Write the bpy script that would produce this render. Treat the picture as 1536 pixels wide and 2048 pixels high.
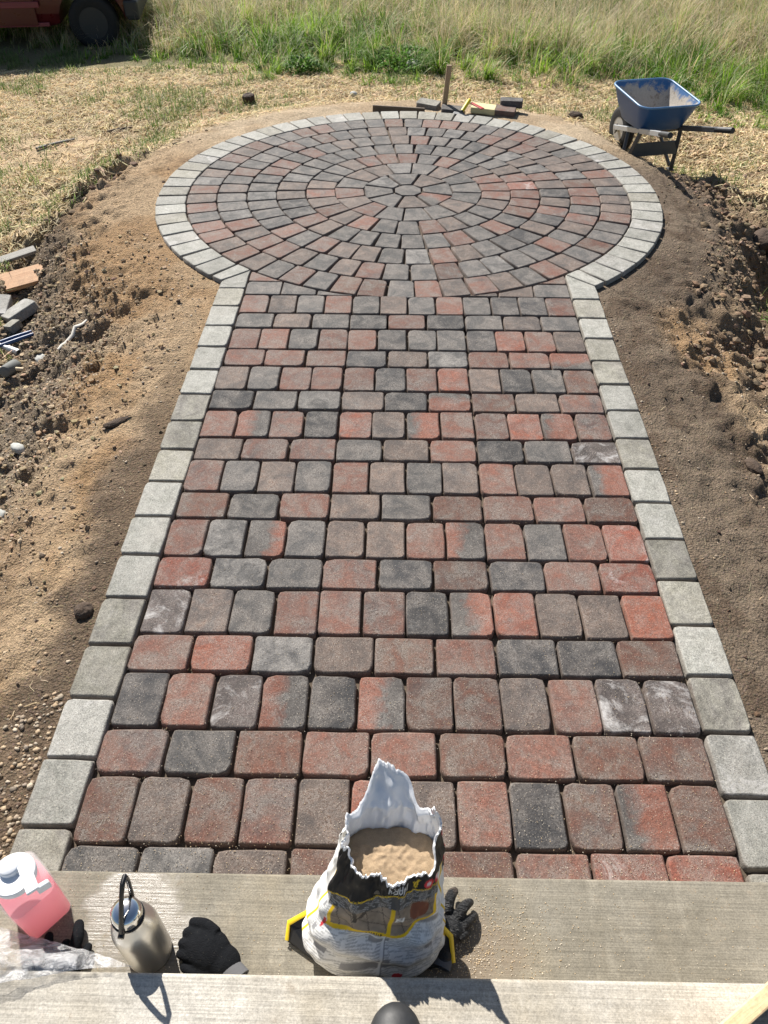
import bpy, bmesh, math, random
import numpy as np
from mathutils import Vector, Matrix, Euler

for o in list(bpy.data.objects):
    bpy.data.objects.remove(o)
SC = bpy.context.scene
COL = SC.collection
R = math.radians

# ------------------------------------------------------------------ camera
PITCH, YAW, ROLL = 0.76749, -0.02183, 0.00508
cam_d = bpy.data.cameras.new("camera")
cam = bpy.data.objects.new("camera", cam_d)
COL.objects.link(cam)
_f = Vector((math.sin(YAW) * math.cos(PITCH), math.cos(YAW) * math.cos(PITCH), -math.sin(PITCH)))
_r = Vector((math.cos(YAW), -math.sin(YAW), 0))
_u = _r.cross(_f)
_r2 = _r * math.cos(ROLL) + _u * math.sin(ROLL)
_u2 = _r2.cross(_f)
cam.matrix_world = Matrix(((_r2.x, _u2.x, -_f.x, -0.0443), (_r2.y, _u2.y, -_f.y, 0.0),
                           (_r2.z, _u2.z, -_f.z, 2.4306), (0, 0, 0, 1)))
cam_d.sensor_fit = 'VERTICAL'
cam_d.sensor_height = 36.0
cam_d.lens = 36.0 * 1541.2 / 2048.0
cam_d.clip_start = 0.02
cam_d.clip_end = 500
SC.camera = cam

# ------------------------------------------------------------------ sky, sun, exposure
SUN_EL = R(41)
SUN_DIR = Vector((-0.45, 0.89, 0)).normalized()          # horizontal direction towards the sun
world = bpy.data.worlds.new("World")
SC.world = world
world.use_nodes = True
wn = world.node_tree
sky = wn.nodes.new('ShaderNodeTexSky')
sky.sky_type = 'NISHITA'
sky.sun_disc = False
sky.sun_elevation = SUN_EL
sky.sun_rotation = math.atan2(SUN_DIR.x, SUN_DIR.y)
bg = wn.nodes['Background']
bg.inputs['Strength'].default_value = 0.055
wn.links.new(sky.outputs[0], bg.inputs[0])
sun_d = bpy.data.lights.new("sun", 'SUN')
sun_d.energy = 5.0
sun_d.angle = R(0.53)
sun_d.color = (1.0, 0.95, 0.88)
sun = bpy.data.objects.new("sun", sun_d)
COL.objects.link(sun)
_sv = Vector((SUN_DIR.x * math.cos(SUN_EL), SUN_DIR.y * math.cos(SUN_EL), math.sin(SUN_EL)))
sun.rotation_euler = _sv.to_track_quat('Z', 'Y').to_euler()
sun.location = (-4, 8, 9)
SC.view_settings.view_transform = 'Standard'
SC.view_settings.look = 'None'
SC.view_settings.gamma = 1.0
SC.view_settings.exposure = 0.80
SC.view_settings.use_curve_mapping = False

# ------------------------------------------------------------------ terrain functions (numpy only)
#T0
def ss(a, b, x):
    t = np.clip((np.asarray(x, float) - a) / (b - a), 0, 1)
    return t * t * (3 - 2 * t)

def _h(ix, iy, s):
    v = np.sin(ix * 127.1 + iy * 311.7 + s * 74.7) * 43758.5453
    return v - np.floor(v)

def vn(x, y, s=0):
    x = np.asarray(x, float); y = np.asarray(y, float)
    ix = np.floor(x); iy = np.floor(y); fx = x - ix; fy = y - iy
    fx = fx * fx * (3 - 2 * fx); fy = fy * fy * (3 - 2 * fy)
    a = _h(ix, iy, s); b = _h(ix + 1, iy, s); c = _h(ix, iy + 1, s); d = _h(ix + 1, iy + 1, s)
    return (a + (b - a) * fx) * (1 - fy) + (c + (d - c) * fx) * fy

def fbm(x, y, s=0, o=4):
    r = 0; a = 0.5; t = 0
    for i in range(o):
        r = r + a * vn(x * 2 ** i + 17.3 * i, y * 2 ** i - 9.1 * i, s + i); t += a; a *= 0.5
    return r / t

CY, CR = 6.242, 1.985          # circle centre (x = 0) and outer radius
HW = 1.232                     # half width of the path with its border
SP = 0.0109                    # the rows run slightly askew

def dist_out(x, y):
    """distance outside the paving (negative inside)"""
    dc = np.hypot(x, y - CY) - CR
    dx = np.abs(x) - HW
    dy = np.maximum(y - 5.0, 0.55 - y)
    dr = np.where((dx > 0) & (dy > 0), np.hypot(np.maximum(dx, 0), np.maximum(dy, 0)), np.maximum(dx, dy))
    return np.minimum(dc, dr)

def lawn_l(y): return np.interp(y, [4.4, 5.5, 6.0, 6.6, 7.5], [1.30, 1.02, 0.80, 0.55, 0.45])
def lawn_r(y): return np.interp(y, [4.6, 5.6, 6.2, 7.2], [1.15, 1.10, 0.78, 0.70])

def zones(x, y):
    """0..1 weights used for height, colour and scatter"""
    d = dist_out(x, y)
    ang = np.arctan2(y - CY, x)                                   # 0 = right, pi/2 = rear
    rear = ss(0.15, 0.75, np.sin(ang)) * ss(5.2, 6.4, y)
    left = (1 - rear) * ss(0.25, -0.25, x)
    right = (1 - rear) * ss(-0.25, 0.25, x)
    return d, rear, left, right

def zg(x, y):
    x = np.asarray(x, float); y = np.asarray(y, float)
    d, rear, left, right = zones(x, y)
    d = np.maximum(d, 0)
    wob = 0.16 * (fbm(x * 1.3, y * 1.3, 5) - 0.5)
    dl = d + wob * ss(0.1, 0.5, d)
    zl = -0.03 - 0.05 * ss(0.2, 0.6, dl) - 0.27 * ss(0.45, 1.2, dl) + 0.085 * ss(0.0, 0.07, dl - lawn_l(y)) * ss(4.0, 5.0, y) * ss(7.6, 6.8, y)
    tr = ss(7.2, 6.2, y) * ss(3.4, 4.6, y)
    zr = -0.035 - 0.05 * ss(0.05, 0.35, dl) - 0.10 * ss(0.3, 0.7, dl) - (0.10 + 0.10 * tr) * ss(0.62, 1.0, dl) + (0.04 + 0.15 * tr) * ss(0.0, 0.12, dl - lawn_r(y))
    zb = -0.045 - 0.20 * ss(0.35, 1.3, dl)
    z = zl * left + zr * right + zb * rear
    z = z - 0.30 * ss(1.0, 6.0, d) - 0.15 * ss(0.9, 0.25, np.hypot(x - 2.45, y - 7.7)) * ss(0.2, 0.55, d)
    z = z - 0.16 * ss(0.34, 0.08, np.hypot(x - 2.72, (y - 5.42) * 0.8) + 0.2 * (fbm(x * 3, y * 3, 7) - 0.5)) * ss(0.5, 0.8, d)
    dirt = ss(1.5, 1.1, dl) * (1 - rear)
    rough = (fbm(x * 4, y * 4, 11, 5) - 0.5)
    fine = (fbm(x * 17, y * 17, 23, 3) - 0.5)
    k = ss(0.0, 0.22, d)
    lum = np.abs(fbm(x * 7.5, y * 7.5, 29, 4) - 0.5)
    z = z + k * (rough * (0.035 + 0.125 * dirt * ss(0.28, 0.7, d)) + fine * (0.014 + 0.034 * dirt) + (lum - 0.1) * 0.19 * dirt * ss(0.22, 0.6, d) + (vn(x * 31, y * 31, 37) - 0.5) * 0.016 * dirt)
    ins = dist_out(x, y)
    z = np.where(ins < -0.02, -0.12, z)
    z = np.where((y < 0.87) & (np.abs(x) < 1.9), np.minimum(z, -0.12), z)
    return z
#T1

# ------------------------------------------------------------------ helpers
def tag(o, label=None, cat=None, group=None, kind=None):
    if label: o['label'] = label
    if cat: o['category'] = cat
    if group: o['group'] = group
    if kind: o['kind'] = kind
    return o

def link_mesh(name, me, mat=None, parent=None, loc=(0, 0, 0), rot=(0, 0, 0)):
    o = bpy.data.objects.new(name, me)
    COL.objects.link(o)
    if mat is not None and not me.materials:
        me.materials.append(mat)
    o.location = loc
    o.rotation_euler = rot
    if parent is not None:
        o.parent = parent
    return o

def empty(name, loc=(0, 0, 0), rz=0, label=None, cat=None, group=None):
    o = bpy.data.objects.new(name, None)
    COL.objects.link(o)
    o.empty_display_size = 0.1
    o.location = loc
    o.rotation_euler = (0, 0, rz)
    return tag(o, label, cat, group)

def np_mesh(name, v, tris, col=None, smooth=False):
    v = np.asarray(v, np.float32); tris = np.asarray(tris, np.int32)
    me = bpy.data.meshes.new(name)
    me.vertices.add(len(v)); me.vertices.foreach_set('co', v.ravel())
    n = len(tris); k = tris.shape[1]
    me.loops.add(n * k); me.loops.foreach_set('vertex_index', tris.ravel())
    me.polygons.add(n)
    me.polygons.foreach_set('loop_start', np.arange(0, n * k, k, dtype=np.int32))
    me.polygons.foreach_set('loop_total', np.full(n, k, dtype=np.int32))
    me.polygons.foreach_set('use_smooth', np.full(n, smooth))
    if col is not None:
        a = me.color_attributes.new('Col', 'FLOAT_COLOR', 'POINT')
        c = np.ones((len(v), 4), np.float32); c[:, :3] = col
        a.data.foreach_set('color', c.ravel())
    me.update(calc_edges=True)
    me.validate()
    return me

class MB:
    def __init__(s):
        s.v = []; s.f = []
    def add(s, vs, fs):
        b = len(s.v); s.v += [tuple(p) for p in vs]; s.f += [tuple(b + i for i in f) for f in fs]; return s
    def box(s, c, size, rot=None, taper=1.0):
        x, y, z = [k / 2 for k in size]
        p = [Vector((sx * x * (taper if sz > 0 else 1), sy * y * (taper if sz > 0 else 1), sz * z)) for sz in (-1, 1) for sy in (-1, 1) for sx in (-1, 1)]
        m = rot if isinstance(rot, Matrix) else (Euler(rot).to_matrix() if rot else Matrix.Identity(3))
        return s.add([m @ q + Vector(c) for q in p], [(0, 2, 3, 1), (4, 5, 7, 6), (0, 1, 5, 4), (2, 6, 7, 3), (0, 4, 6, 2), (1, 3, 7, 5)])
    def bar(s, a, b, w, h):
        a = Vector(a); b = Vector(b); d = (b - a); L = d.length
        q = d.to_track_quat('X', 'Z').to_matrix()
        return s.box((a + b) / 2, (L, w, h), q)
    def tube(s, pts, rad, seg=10, cap=True, flat=1.0):
        pts = [Vector(p) for p in pts]; n = len(pts)
        if not hasattr(rad, '__len__'): rad = [rad] * n
        rings = []; up = None
        for i, p in enumerate(pts):
            t = (pts[min(i + 1, n - 1)] - pts[max(i - 1, 0)]).normalized()
            if up is None:
                up = Vector((0, 0, 1)) if abs(t.z) < 0.9 else Vector((1, 0, 0))
            a = t.cross(up)
            if a.length < 1e-5: a = t.cross(Vector((0, 1, 0)))
            a.normalize(); b = a.cross(t).normalized(); up = b
            rings.append([p + a * math.cos(2 * math.pi * k / seg) * rad[i] + b * math.sin(2 * math.pi * k / seg) * rad[i] * flat for k in range(seg)])
        return s.loft(rings, cap)
    def loft(s, rings, cap=True, closed=True, cap0=None, cap1=None):
        seg = len(rings[0]); vs = [p for r in rings for p in r]; fs = []
        m = seg if closed else seg - 1
        for i in range(len(rings) - 1):
            for k in range(m):
                k2 = (k + 1) % seg
                fs.append((i * seg + k, i * seg + k2, (i + 1) * seg + k2, (i + 1) * seg + k))
        c0 = cap if cap0 is None else cap0; c1 = cap if cap1 is None else cap1
        if c0: fs.append(tuple(range(seg - 1, -1, -1)))
        if c1: fs.append(tuple((len(rings) - 1) * seg + k for k in range(seg)))
        return s.add(vs, fs)
    def lathe(s, prof, seg=24, c=(0, 0, 0), cap0=True, cap1=True, axis='Z', sx=1, sy=1):
        rings = []
        for r, z in prof:
            ring = []
            for k in range(seg):
                a = 2 * math.pi * k / seg
                p = Vector((math.cos(a) * r * sx, math.sin(a) * r * sy, z))
                if axis == 'Y': p = Vector((p.x, p.z, -p.y))
                if axis == 'X': p = Vector((p.z, p.y, -p.x))
                ring.append(p + Vector(c))
            rings.append(ring)
        return s.loft(rings, True, True, cap0, cap1)
    def blob(s, c, r, seg=12, ring=8, rot=None):
        m = Euler(rot).to_matrix() if rot else Matrix.Identity(3)
        rings = []
        for i in range(ring + 1):
            t = -math.pi / 2 + math.pi * i / ring
            t = max(min(t, math.pi / 2 - 0.05), -math.pi / 2 + 0.05)
            rings.append([m @ Vector((math.cos(t) * math.cos(2 * math.pi * k / seg) * r[0], math.cos(t) * math.sin(2 * math.pi * k / seg) * r[1], math.sin(t) * r[2])) + Vector(c) for k in range(seg)])
        return s.loft(rings, True)
    def build(s, name, mat, parent=None, smooth=False, bevel=0, loc=(0, 0, 0), rot=(0, 0, 0), auto=None):
        me = bpy.data.meshes.new(name)
        me.from_pydata(s.v, [], s.f)
        me.update()
        if smooth:
            me.polygons.foreach_set('use_smooth', [True] * len(me.polygons))
            me.set_sharp_from_angle(angle=R(auto or 50))
        o = link_mesh(name, me, mat, parent, loc, rot)
        if bevel:
            b = o.modifiers.new('bevel', 'BEVEL'); b.width = bevel; b.segments = 2; b.limit_method = 'ANGLE'; b.angle_limit = R(35)
        return o

# ------------------------------------------------------------------ materials
MATS = {}
class N:
    """small node-graph helper"""
    def __init__(s, name):
        s.m = bpy.data.materials.new(name); s.m.use_nodes = True
        s.t = s.m.node_tree; s.b = s.t.nodes['Principled BSDF']; MATS[name] = s.m
    def n(s, typ, **kw):
        q = s.t.nodes.new('ShaderNode' + typ)
        for k, v in kw.items(): setattr(q, k, v)
        return q
    def put(s, sock, v):
        if isinstance(v, bpy.types.NodeSocket): s.t.links.new(v, sock)
        elif isinstance(v, (tuple, list)) and len(v) == 3 and sock.type == 'RGBA': sock.default_value = (*v, 1)
        else: sock.default_value = v
    def coord(s, kind='Object'):
        return s.n('TexCoord').outputs[kind]
    def rnd(s): return s.n('ObjectInfo').outputs['Random']
    def math(s, op, a, b=0.0, c=None):
        q = s.n('Math', operation=op); s.put(q.inputs[0], a); s.put(q.inputs[1], b)
        if c is not None: s.put(q.inputs[2], c)
        return q.outputs[0]
    def vadd(s, a, b, op='ADD'):
        q = s.n('VectorMath', operation=op); s.put(q.inputs[0], a); s.put(q.inputs[1], b); return q.outputs[0]
    def xyz(s, v):
        q = s.n('SeparateXYZ'); s.put(q.inputs[0], v); return q.outputs
    def comb(s, x, y, z):
        q = s.n('CombineXYZ')
        for i, k in enumerate((x, y, z)): s.put(q.inputs[i], k)
        return q.outputs[0]
    def noise(s, vec, scale, detail=3, rough=0.55, dist=0.0):
        q = s.n('TexNoise'); s.put(q.inputs['Vector'], vec); q.inputs['Scale'].default_value = scale
        q.inputs['Detail'].default_value = detail; q.inputs['Roughness'].default_value = rough; q.inputs['Distortion'].default_value = dist
        return q.outputs[0]
    def vor(s, vec, scale, feature='F1', out='Distance'):
        q = s.n('TexVoronoi', feature=feature); s.put(q.inputs['Vector'], vec); q.inputs['Scale'].default_value = scale
        return q.outputs[out]
    def ramp(s, fac, stops):
        q = s.n('ValToRGB'); s.put(q.inputs[0], fac); e = q.color_ramp.elements
        while len(e) < len(stops): e.new(0.5)
        for el, (p, c) in zip(e, stops):
            el.position = p; el.color = (*c, 1) if hasattr(c, '__len__') else (c, c, c, 1)
        return q.outputs[0]
    def mix(s, fac, a, b, mode='MIX'):
        q = s.n('Mix', data_type='RGBA', blend_type=mode); s.put(q.inputs[0], fac); s.put(q.inputs[6], a); s.put(q.inputs[7], b)
        return q.outputs[2]
    def mapr(s, v, a, b, c, d):
        q = s.n('MapRange'); s.put(q.inputs[0], v)
        for i, k in enumerate((a, b, c, d)): q.inputs[i + 1].default_value = k
        return q.outputs[0]
    def bump(s, h, strength=0.4, dist=0.003):
        q = s.n('Bump'); q.inputs['Strength'].default_value = strength; q.inputs['Distance'].default_value = dist
        s.put(q.inputs['Height'], h); s.t.links.new(q.outputs[0], s.b.inputs['Normal']); return q
    def set(s, **kw):
        for k, v in kw.items():
            s.put(s.b.inputs[k.replace('_', ' ')], v)
        return s
    def attr(s, name='Col'):
        q = s.n('Attribute'); q.attribute_name = name; return q.outputs['Color']

def simple(name, col, rough=0.6, metal=0.0, var=0.12, scale=30, bump=0.15, bdist=0.001, spec=0.5):
    g = N(name); tc = g.coord()
    v = g.vadd(tc, g.rnd())
    n = g.noise(v, scale, 5)
    c = g.mix(n, tuple(k * (1 - var) for k in col), tuple(min(1, k * (1 + var)) for k in col))
    g.set(Base_Color=c, Metallic=metal, Roughness=g.mapr(n, 0.2, 0.8, max(rough - 0.1, 0.02), min(rough + 0.1, 1)))
    g.b.inputs['Specular IOR Level'].default_value = spec
    if bump: g.bump(n, bump, bdist)
    return g.m

def paver_mat(name, A, B, split=None, eff=0.0, lo=0.36, hi=0.64, rough=0.76):
    g = N(name)
    tc = g.coord(); rnd = g.rnd()
    off = g.comb(g.math('MULTIPLY', rnd, 37.0), g.math('MULTIPLY', rnd, 91.0), g.math('MULTIPLY', rnd, 13.0))
    v = g.vadd(tc, off)
    big = g.noise(v, 10.0, 5, 0.65, 0.6)
    mid = g.noise(v, 38.0, 5, 0.7)
    if split is None:
        f = g.mapr(big, lo, hi, 0, 1)
    else:
        x = g.xyz(tc)[0]
        x = g.math('ADD', x, g.math('MULTIPLY', g.math('SUBTRACT', big, 0.5), 0.20))
        x = g.math('ADD', x, g.math('MULTIPLY', g.math('SUBTRACT', mid, 0.5), 0.05))
        x = g.math('ADD', x, g.math('MULTIPLY', g.math('SUBTRACT', rnd, 0.5), 0.08))
        f = g.mapr(x, -0.026, 0.030, 0, 1)
    c = g.mix(f, A, B)
    if split is None and eff < 0.5 and A[0] > A[2] * 1.25:      # charcoal drifting through the coloured stones
        cm = g.noise(g.vadd(v, (11.0, 5.0, 2.0)), 6.5, 5, 0.7, 0.8)
        amt = g.math('MULTIPLY', g.mapr(cm, 0.42, 0.66, 0.0, 0.85), g.math('FRACT', g.math('MULTIPLY', rnd, 23.7)))
        c = g.mix(amt, c, (0.062, 0.055, 0.053))
    c = g.mix(1.0, c, g.mapr(mid, 0.25, 0.75, 0.66, 1.34), 'MULTIPLY')
    rv = g.math('FRACT', g.math('MULTIPLY', rnd, 7.31))
    c = g.mix(1.0, c, g.mapr(rv, 0, 1, 0.80, 1.20), 'MULTIPLY')
    fine = g.noise(v, 200.0, 3, 0.8)
    c = g.mix(1.0, c, g.mapr(fine, 0.3, 0.70, 0.42, 1.58), 'MULTIPLY')
    vo = g.vor(v, 120.0)
    c = g.mix(g.mapr(vo, 0.10, 0.20, 0.55, 0.0), c, (0.50, 0.43, 0.34))
    vo2 = g.vor(g.vadd(v, (3.3, 1.7, 0.0)), 62.0)
    c = g.mix(g.mapr(vo2, 0.05, 0.11, 0.55, 0.0), c, (0.52, 0.47, 0.40))
    por = g.vor(v, 70.0)
    c = g.mix(g.mapr(por, 0.05, 0.11, 0.75, 0.0), c, (0.02, 0.018, 0.016))
    # thin pale scuffs
    sc = g.noise(v, 30.0, 7, 0.75, 4.0)
    scf = g.math('SUBTRACT', 1.0, g.math('MULTIPLY', g.math('ABSOLUTE', g.math('SUBTRACT', sc, 0.5)), 22.0))
    scf = g.math('MULTIPLY', g.math('MAXIMUM', scf, 0.0), g.mapr(big, 0.40, 0.62, 0.0, 0.45))
    c = g.mix(scf, c, (0.46, 0.43, 0.39))
    # dusty film in patches, lime bloom
    du = g.noise(v, 5.0, 4, 0.6)
    c = g.mix(g.mapr(du, 0.50, 0.80, 0.0, 0.16), c, (0.24, 0.19, 0.155))
    bl = g.noise(v, 7.0, 7, 0.75, 0.6)
    bf = g.mapr(bl, 0.62 - 0.13 * eff, 0.74 - 0.10 * eff, 0, 0.14 + 0.70 * eff)
    c = g.mix(bf, c, (0.52, 0.505, 0.49))
    # worn rim of every stone: object-space distance is not known, so wear follows the slope
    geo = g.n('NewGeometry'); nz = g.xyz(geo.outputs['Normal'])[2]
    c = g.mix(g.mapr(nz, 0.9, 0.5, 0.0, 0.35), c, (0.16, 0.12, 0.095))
    g.set(Base_Color=c, Roughness=g.mapr(mid, 0.3, 0.7, rough - 0.10, rough + 0.14))
    g.b.inputs['Specular IOR Level'].default_value = 0.36
    h = g.math('ADD', g.math('MULTIPLY', fine, 0.6), g.math('ADD', mid, g.math('MULTIPLY', g.mapr(por, 0.0, 0.14, 0, 1), 0.5)))
    g.bump(h, 0.75, 0.0045)
    return g.m

RED = (0.2025, 0.0690, 0.0420); DRED = (0.1183, 0.0537, 0.0366); BRN = (0.0820, 0.0544, 0.0400); GBR = (0.0887, 0.0730, 0.0647)
CHA = (0.0376, 0.0371, 0.0382); MCH = (0.0674, 0.0651, 0.0632); LGR = (0.1408, 0.1318, 0.1228)
PM = {
    'R': paver_mat('paver_bright_red', RED, (0.1783, 0.0743, 0.0500)),
    'r': paver_mat('paver_dull_red', (0.1580, 0.0699, 0.0493), (0.1134, 0.0692, 0.0531)),
    'B': paver_mat('paver_red_brown', DRED, BRN),
    'b': paver_mat('paver_grey_brown', GBR, (0.1172, 0.0754, 0.0552)),
    'd': paver_mat('paver_mid_charcoal', MCH, (0.0962, 0.0836, 0.0744)),
    'D': paver_mat('paver_charcoal', CHA, (0.0585, 0.0512, 0.0471)),
    'g': paver_mat('paver_light_charcoal', MCH, LGR, eff=0.15),
    'x': paver_mat('paver_red_to_charcoal', (0.1704, 0.0683, 0.0455), (0.0650, 0.0581, 0.0535), split=1),
    'W': paver_mat('paver_bloomed_charcoal', (0.0627, 0.0524, 0.0483), (0.0829, 0.0622, 0.0572), eff=0.85),
    'V': paver_mat('paver_bloomed_red', (0.1988, 0.0647, 0.0424), (0.1570, 0.0823, 0.0629), eff=0.6),
    'G': paver_mat('paver_pale_grey', (0.235, 0.232, 0.204), (0.300, 0.298, 0.268), eff=0.25),
    'T': paver_mat('paver_warm_grey', (0.210, 0.200, 0.162), (0.262, 0.252, 0.212), eff=0.18),
    'H': paver_mat('paver_bloomed_grey', (0.225, 0.220, 0.198), (0.285, 0.280, 0.255), eff=0.7),
}

# ------------------------------------------------------------------ ground
def ground_colour(x, y):
    d, rear, left, right = zones(x, y)
    n1 = fbm(x * 2.2, y * 2.2, 31); n2 = fbm(x * 7, y * 7, 41); n3 = fbm(x * 0.9, y * 0.9, 51)
    def c(*k): return np.array(k)
    dark = c(0.105, 0.072, 0.048); moist = c(0.175, 0.132, 0.094); tan = c(0.44, 0.32, 0.20)
    red = c(0.37, 0.24, 0.13); pale = c(0.56, 0.44, 0.30); straw = c(0.42, 0.335, 0.205)
    grav = c(0.27, 0.215, 0.155); turf = c(0.20, 0.18, 0.09)
    def lerp(a, b, t): return a + (b - a) * t[..., None]
    shp = x.shape
    # left side
    L = np.broadcast_to(red, shp + (3,)).copy()
    L = lerp(L, tan, ss(0.40, 0.62, n1))
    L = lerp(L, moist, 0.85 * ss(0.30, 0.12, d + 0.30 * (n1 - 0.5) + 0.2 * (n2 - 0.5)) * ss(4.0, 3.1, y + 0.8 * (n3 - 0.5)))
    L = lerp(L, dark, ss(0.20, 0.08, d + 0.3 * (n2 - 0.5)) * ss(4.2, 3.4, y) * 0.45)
    L = lerp(L, grav, ss(0.55, 0.9, d + 0.3 * (n1 - 0.5)))
    L = lerp(L, moist, ss(0.50, 0.68, n2) * ss(0.6, 1.0, d) * 0.8)
    L = lerp(L, c(0.34, 0.235, 0.145), ss(3.0, 2.2, y) * ss(0.36, 0.55, d + 0.5 * (n1 - .5)) * 0.8)
    L = lerp(L, dark, ss(0.56, 0.72, fbm(x * 1.8 + 4, y * 1.8, 57)) * ss(0.5, 0.9, d) * 0.7)
    L = lerp(L, straw, ss(-0.05, 0.12, d - lawn_l(y) + 0.25 * (n2 - 0.5)) * ss(3.4, 4.4, y))
    # right side
    Rr = np.broadcast_to(moist, shp + (3,)).copy()
    Rr = lerp(Rr, c(0.215, 0.165, 0.118), ss(0.45, 0.63, n1))
    Rr = lerp(Rr, dark, ss(0.54, 0.66, n2) * 0.7)
    Rr = lerp(Rr, tan, ss(0.50, 0.72, d + 0.30 * (n1 - 0.5)) * ss(5.0, 4.2, y))
    Rr = lerp(Rr, red, ss(0.40, 0.16, np.hypot((x - 1.86) * 1.0, (y - 4.25) * 0.8) + 0.25 * (n1 - 0.5)))
    Rr = lerp(Rr, c(0.27, 0.195, 0.125), ss(0.45, 0.7, d + 0.25 * (n1 - 0.5)) * ss(4.0, 4.8, y))
    Rr = lerp(Rr, dark, ss(0.52, 0.66, fbm(x * 3.1 + 9, y * 3.1, 58)) * ss(0.3, 0.6, d) * 0.7)
    Rr = lerp(Rr, straw, ss(0.0, 0.15, d - lawn_r(y) + 0.25 * (n2 - 0.5)))
    # rear
    B = np.broadcast_to(pale, shp + (3,)).copy()
    B = lerp(B, tan, ss(0.45, 0.62, n1) * 0.7)
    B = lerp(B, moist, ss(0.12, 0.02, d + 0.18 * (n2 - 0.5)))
    B = lerp(B, straw, ss(0.7, 1.2, d + 0.5 * (n1 - 0.5)) * 0.8)
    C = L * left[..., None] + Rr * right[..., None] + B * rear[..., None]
    C = lerp(C, c(0.60, 0.45, 0.28), ss(0.62, 0.40, np.hypot((x + 3.75) * 0.8, (y - 7.9)) + 0.35 * (n1 - 0.5)))
    C = lerp(C, turf, ss(10.4, 11.4, y + 1.2 * (n3 - 0.5)) * 0.8)
    C = C * (0.82 + 0.36 * n2)[..., None]
    return C

def axis(lo, hi, step, far_lo, far_hi):
    a = list(np.arange(lo, hi + 1e-6, step))
    s = step; p = lo; pre = []
    while p > far_lo:
        s *= 1.22; p -= s; pre.append(p)
    s = step; p = a[-1]; post = []
    while p < far_hi:
        s *= 1.22; p += s; post.append(p)
    return np.array(pre[::-1] + a + post)

gx = axis(-3.9, 4.2, 0.022, -90, 90)
gy = axis(0.6, 9.2, 0.022, -60, 140)
X, Y = np.meshgrid(gx, gy)
Z = zg(X, Y)
Cc = ground_colour(X, Y)
nx, ny = len(gx), len(gy)
idx = np.arange(nx * ny).reshape(ny, nx)
quads = np.stack([idx[:-1, :-1], idx[:-1, 1:], idx[1:, 1:], idx[1:, :-1]], -1).reshape(-1, 4)
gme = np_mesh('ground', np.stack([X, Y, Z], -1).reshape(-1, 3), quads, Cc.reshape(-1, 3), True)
g = N('soil')
tc = g.coord()
cc = g.attr()
a = g.noise(tc, 45, 6, 0.68); b = g.noise(tc, 190, 3, 0.7); v1 = g.vor(tc, 95.0); v2 = g.vor(tc, 230.0)
vc = g.vor(tc, 95.0, out='Color')
cc = g.mix(1.0, cc, g.mapr(a, 0.28, 0.72, 0.6, 1.38), 'MULTIPLY')
cc = g.mix(1.0, cc, g.mapr(b, 0.3, 0.7, 0.68, 1.3), 'MULTIPLY')
cc = g.mix(g.mapr(v1, 0.0, 0.45, 0.30, 0.0), cc, g.mix(0.55, g.mix(1.0, vc, (0.55, 0.5, 0.42), 'MULTIPLY'), (0.40, 0.33, 0.24)))
cc = g.mix(g.mapr(v2, 0.10, 0.25, 0.22, 0.0), cc, (0.5, 0.44, 0.34))
g.set(Base_Color=cc, Roughness=0.95)
g.b.inputs['Specular IOR Level'].default_value = 0.15
hh = g.math('ADD', g.math('MULTIPLY', a, 1.4), g.math('ADD', g.math('MULTIPLY', b, 0.5), g.math('MULTIPLY', v1, -0.5)))
g.bump(hh, 1.0, 0.02)
tag(link_mesh('ground', gme, g.m), kind='structure')
#PART2

# ------------------------------------------------------------------ paving
rng = random.Random(7)
TH = 0.062

def round_poly(poly, r, jit, rg):
    """polygon with 3 points on every corner, a little ragged"""
    out = []
    n = len(poly)
    for i in range(n):
        p = Vector(poly[i]); a = Vector(poly[i - 1]); b = Vector(poly[(i + 1) % n])
        da = (a - p); db = (b - p)
        rr = r * (rg.uniform(0.55, 1.6) if rg.random() > 0.13 else rg.uniform(1.8, 2.4))
        ra = min(rr, da.length * 0.4); rb = min(rr, db.length * 0.4)
        q0 = p + da.normalized() * ra; q2 = p + db.normalized() * rb
        q1 = q0 * 0.25 + p * 0.5 + q2 * 0.25
        nx0 = Vector(poly[(i + 1) % n]); mid = p * 0.5 + nx0 * 0.5
        tq = (nx0 - p).normalized(); mid = mid + tq * rg.uniform(-0.02, 0.02) + Vector((tq.y, -tq.x)) * rg.uniform(-0.0022, 0.0012)
        for q in ((q0, q1, q2, mid) if n == 4 and (nx0 - p).length > 0.1 else (q0, q1, q2)):
            out.append(Vector((q.x + rg.uniform(-jit, jit), q.y + rg.uniform(-jit, jit))))
    return out

def paver_mesh(name, poly, r=0.018, bev=0.0065, th=TH, jit=0.0017, rg=rng):
    o = round_poly(poly, r, jit, rg); n = len(o)
    ins = []
    for i in range(n):
        t = (o[(i + 1) % n] - o[i - 1]).normalized()
        ins.append(o[i] + Vector((-t.y, t.x)) * bev * rg.uniform(0.8, 1.3))
    vs = [(p.x, p.y, -th) for p in o] + [(p.x, p.y, -bev * 0.9) for p in o] + [(p.x, p.y, 0) for p in ins]
    fs = []
    for k in (0, 1):
        for i in range(n):
            j = (i + 1) % n
            fs.append((k * n + i, k * n + j, (k + 1) * n + j, (k + 1) * n + i))
    fs.append(tuple(2 * n + i for i in range(n)))
    me = bpy.data.meshes.new(name); me.from_pydata(vs, [], fs); me.update()
    sm = [True] * len(fs); sm[-1] = False
    me.polygons.foreach_set('use_smooth', sm)
    return me

def rect(w, h):
    return [(-w / 2, -h / 2), (w / 2, -h / 2), (w / 2, h / 2), (-w / 2, h / 2)]

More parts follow.
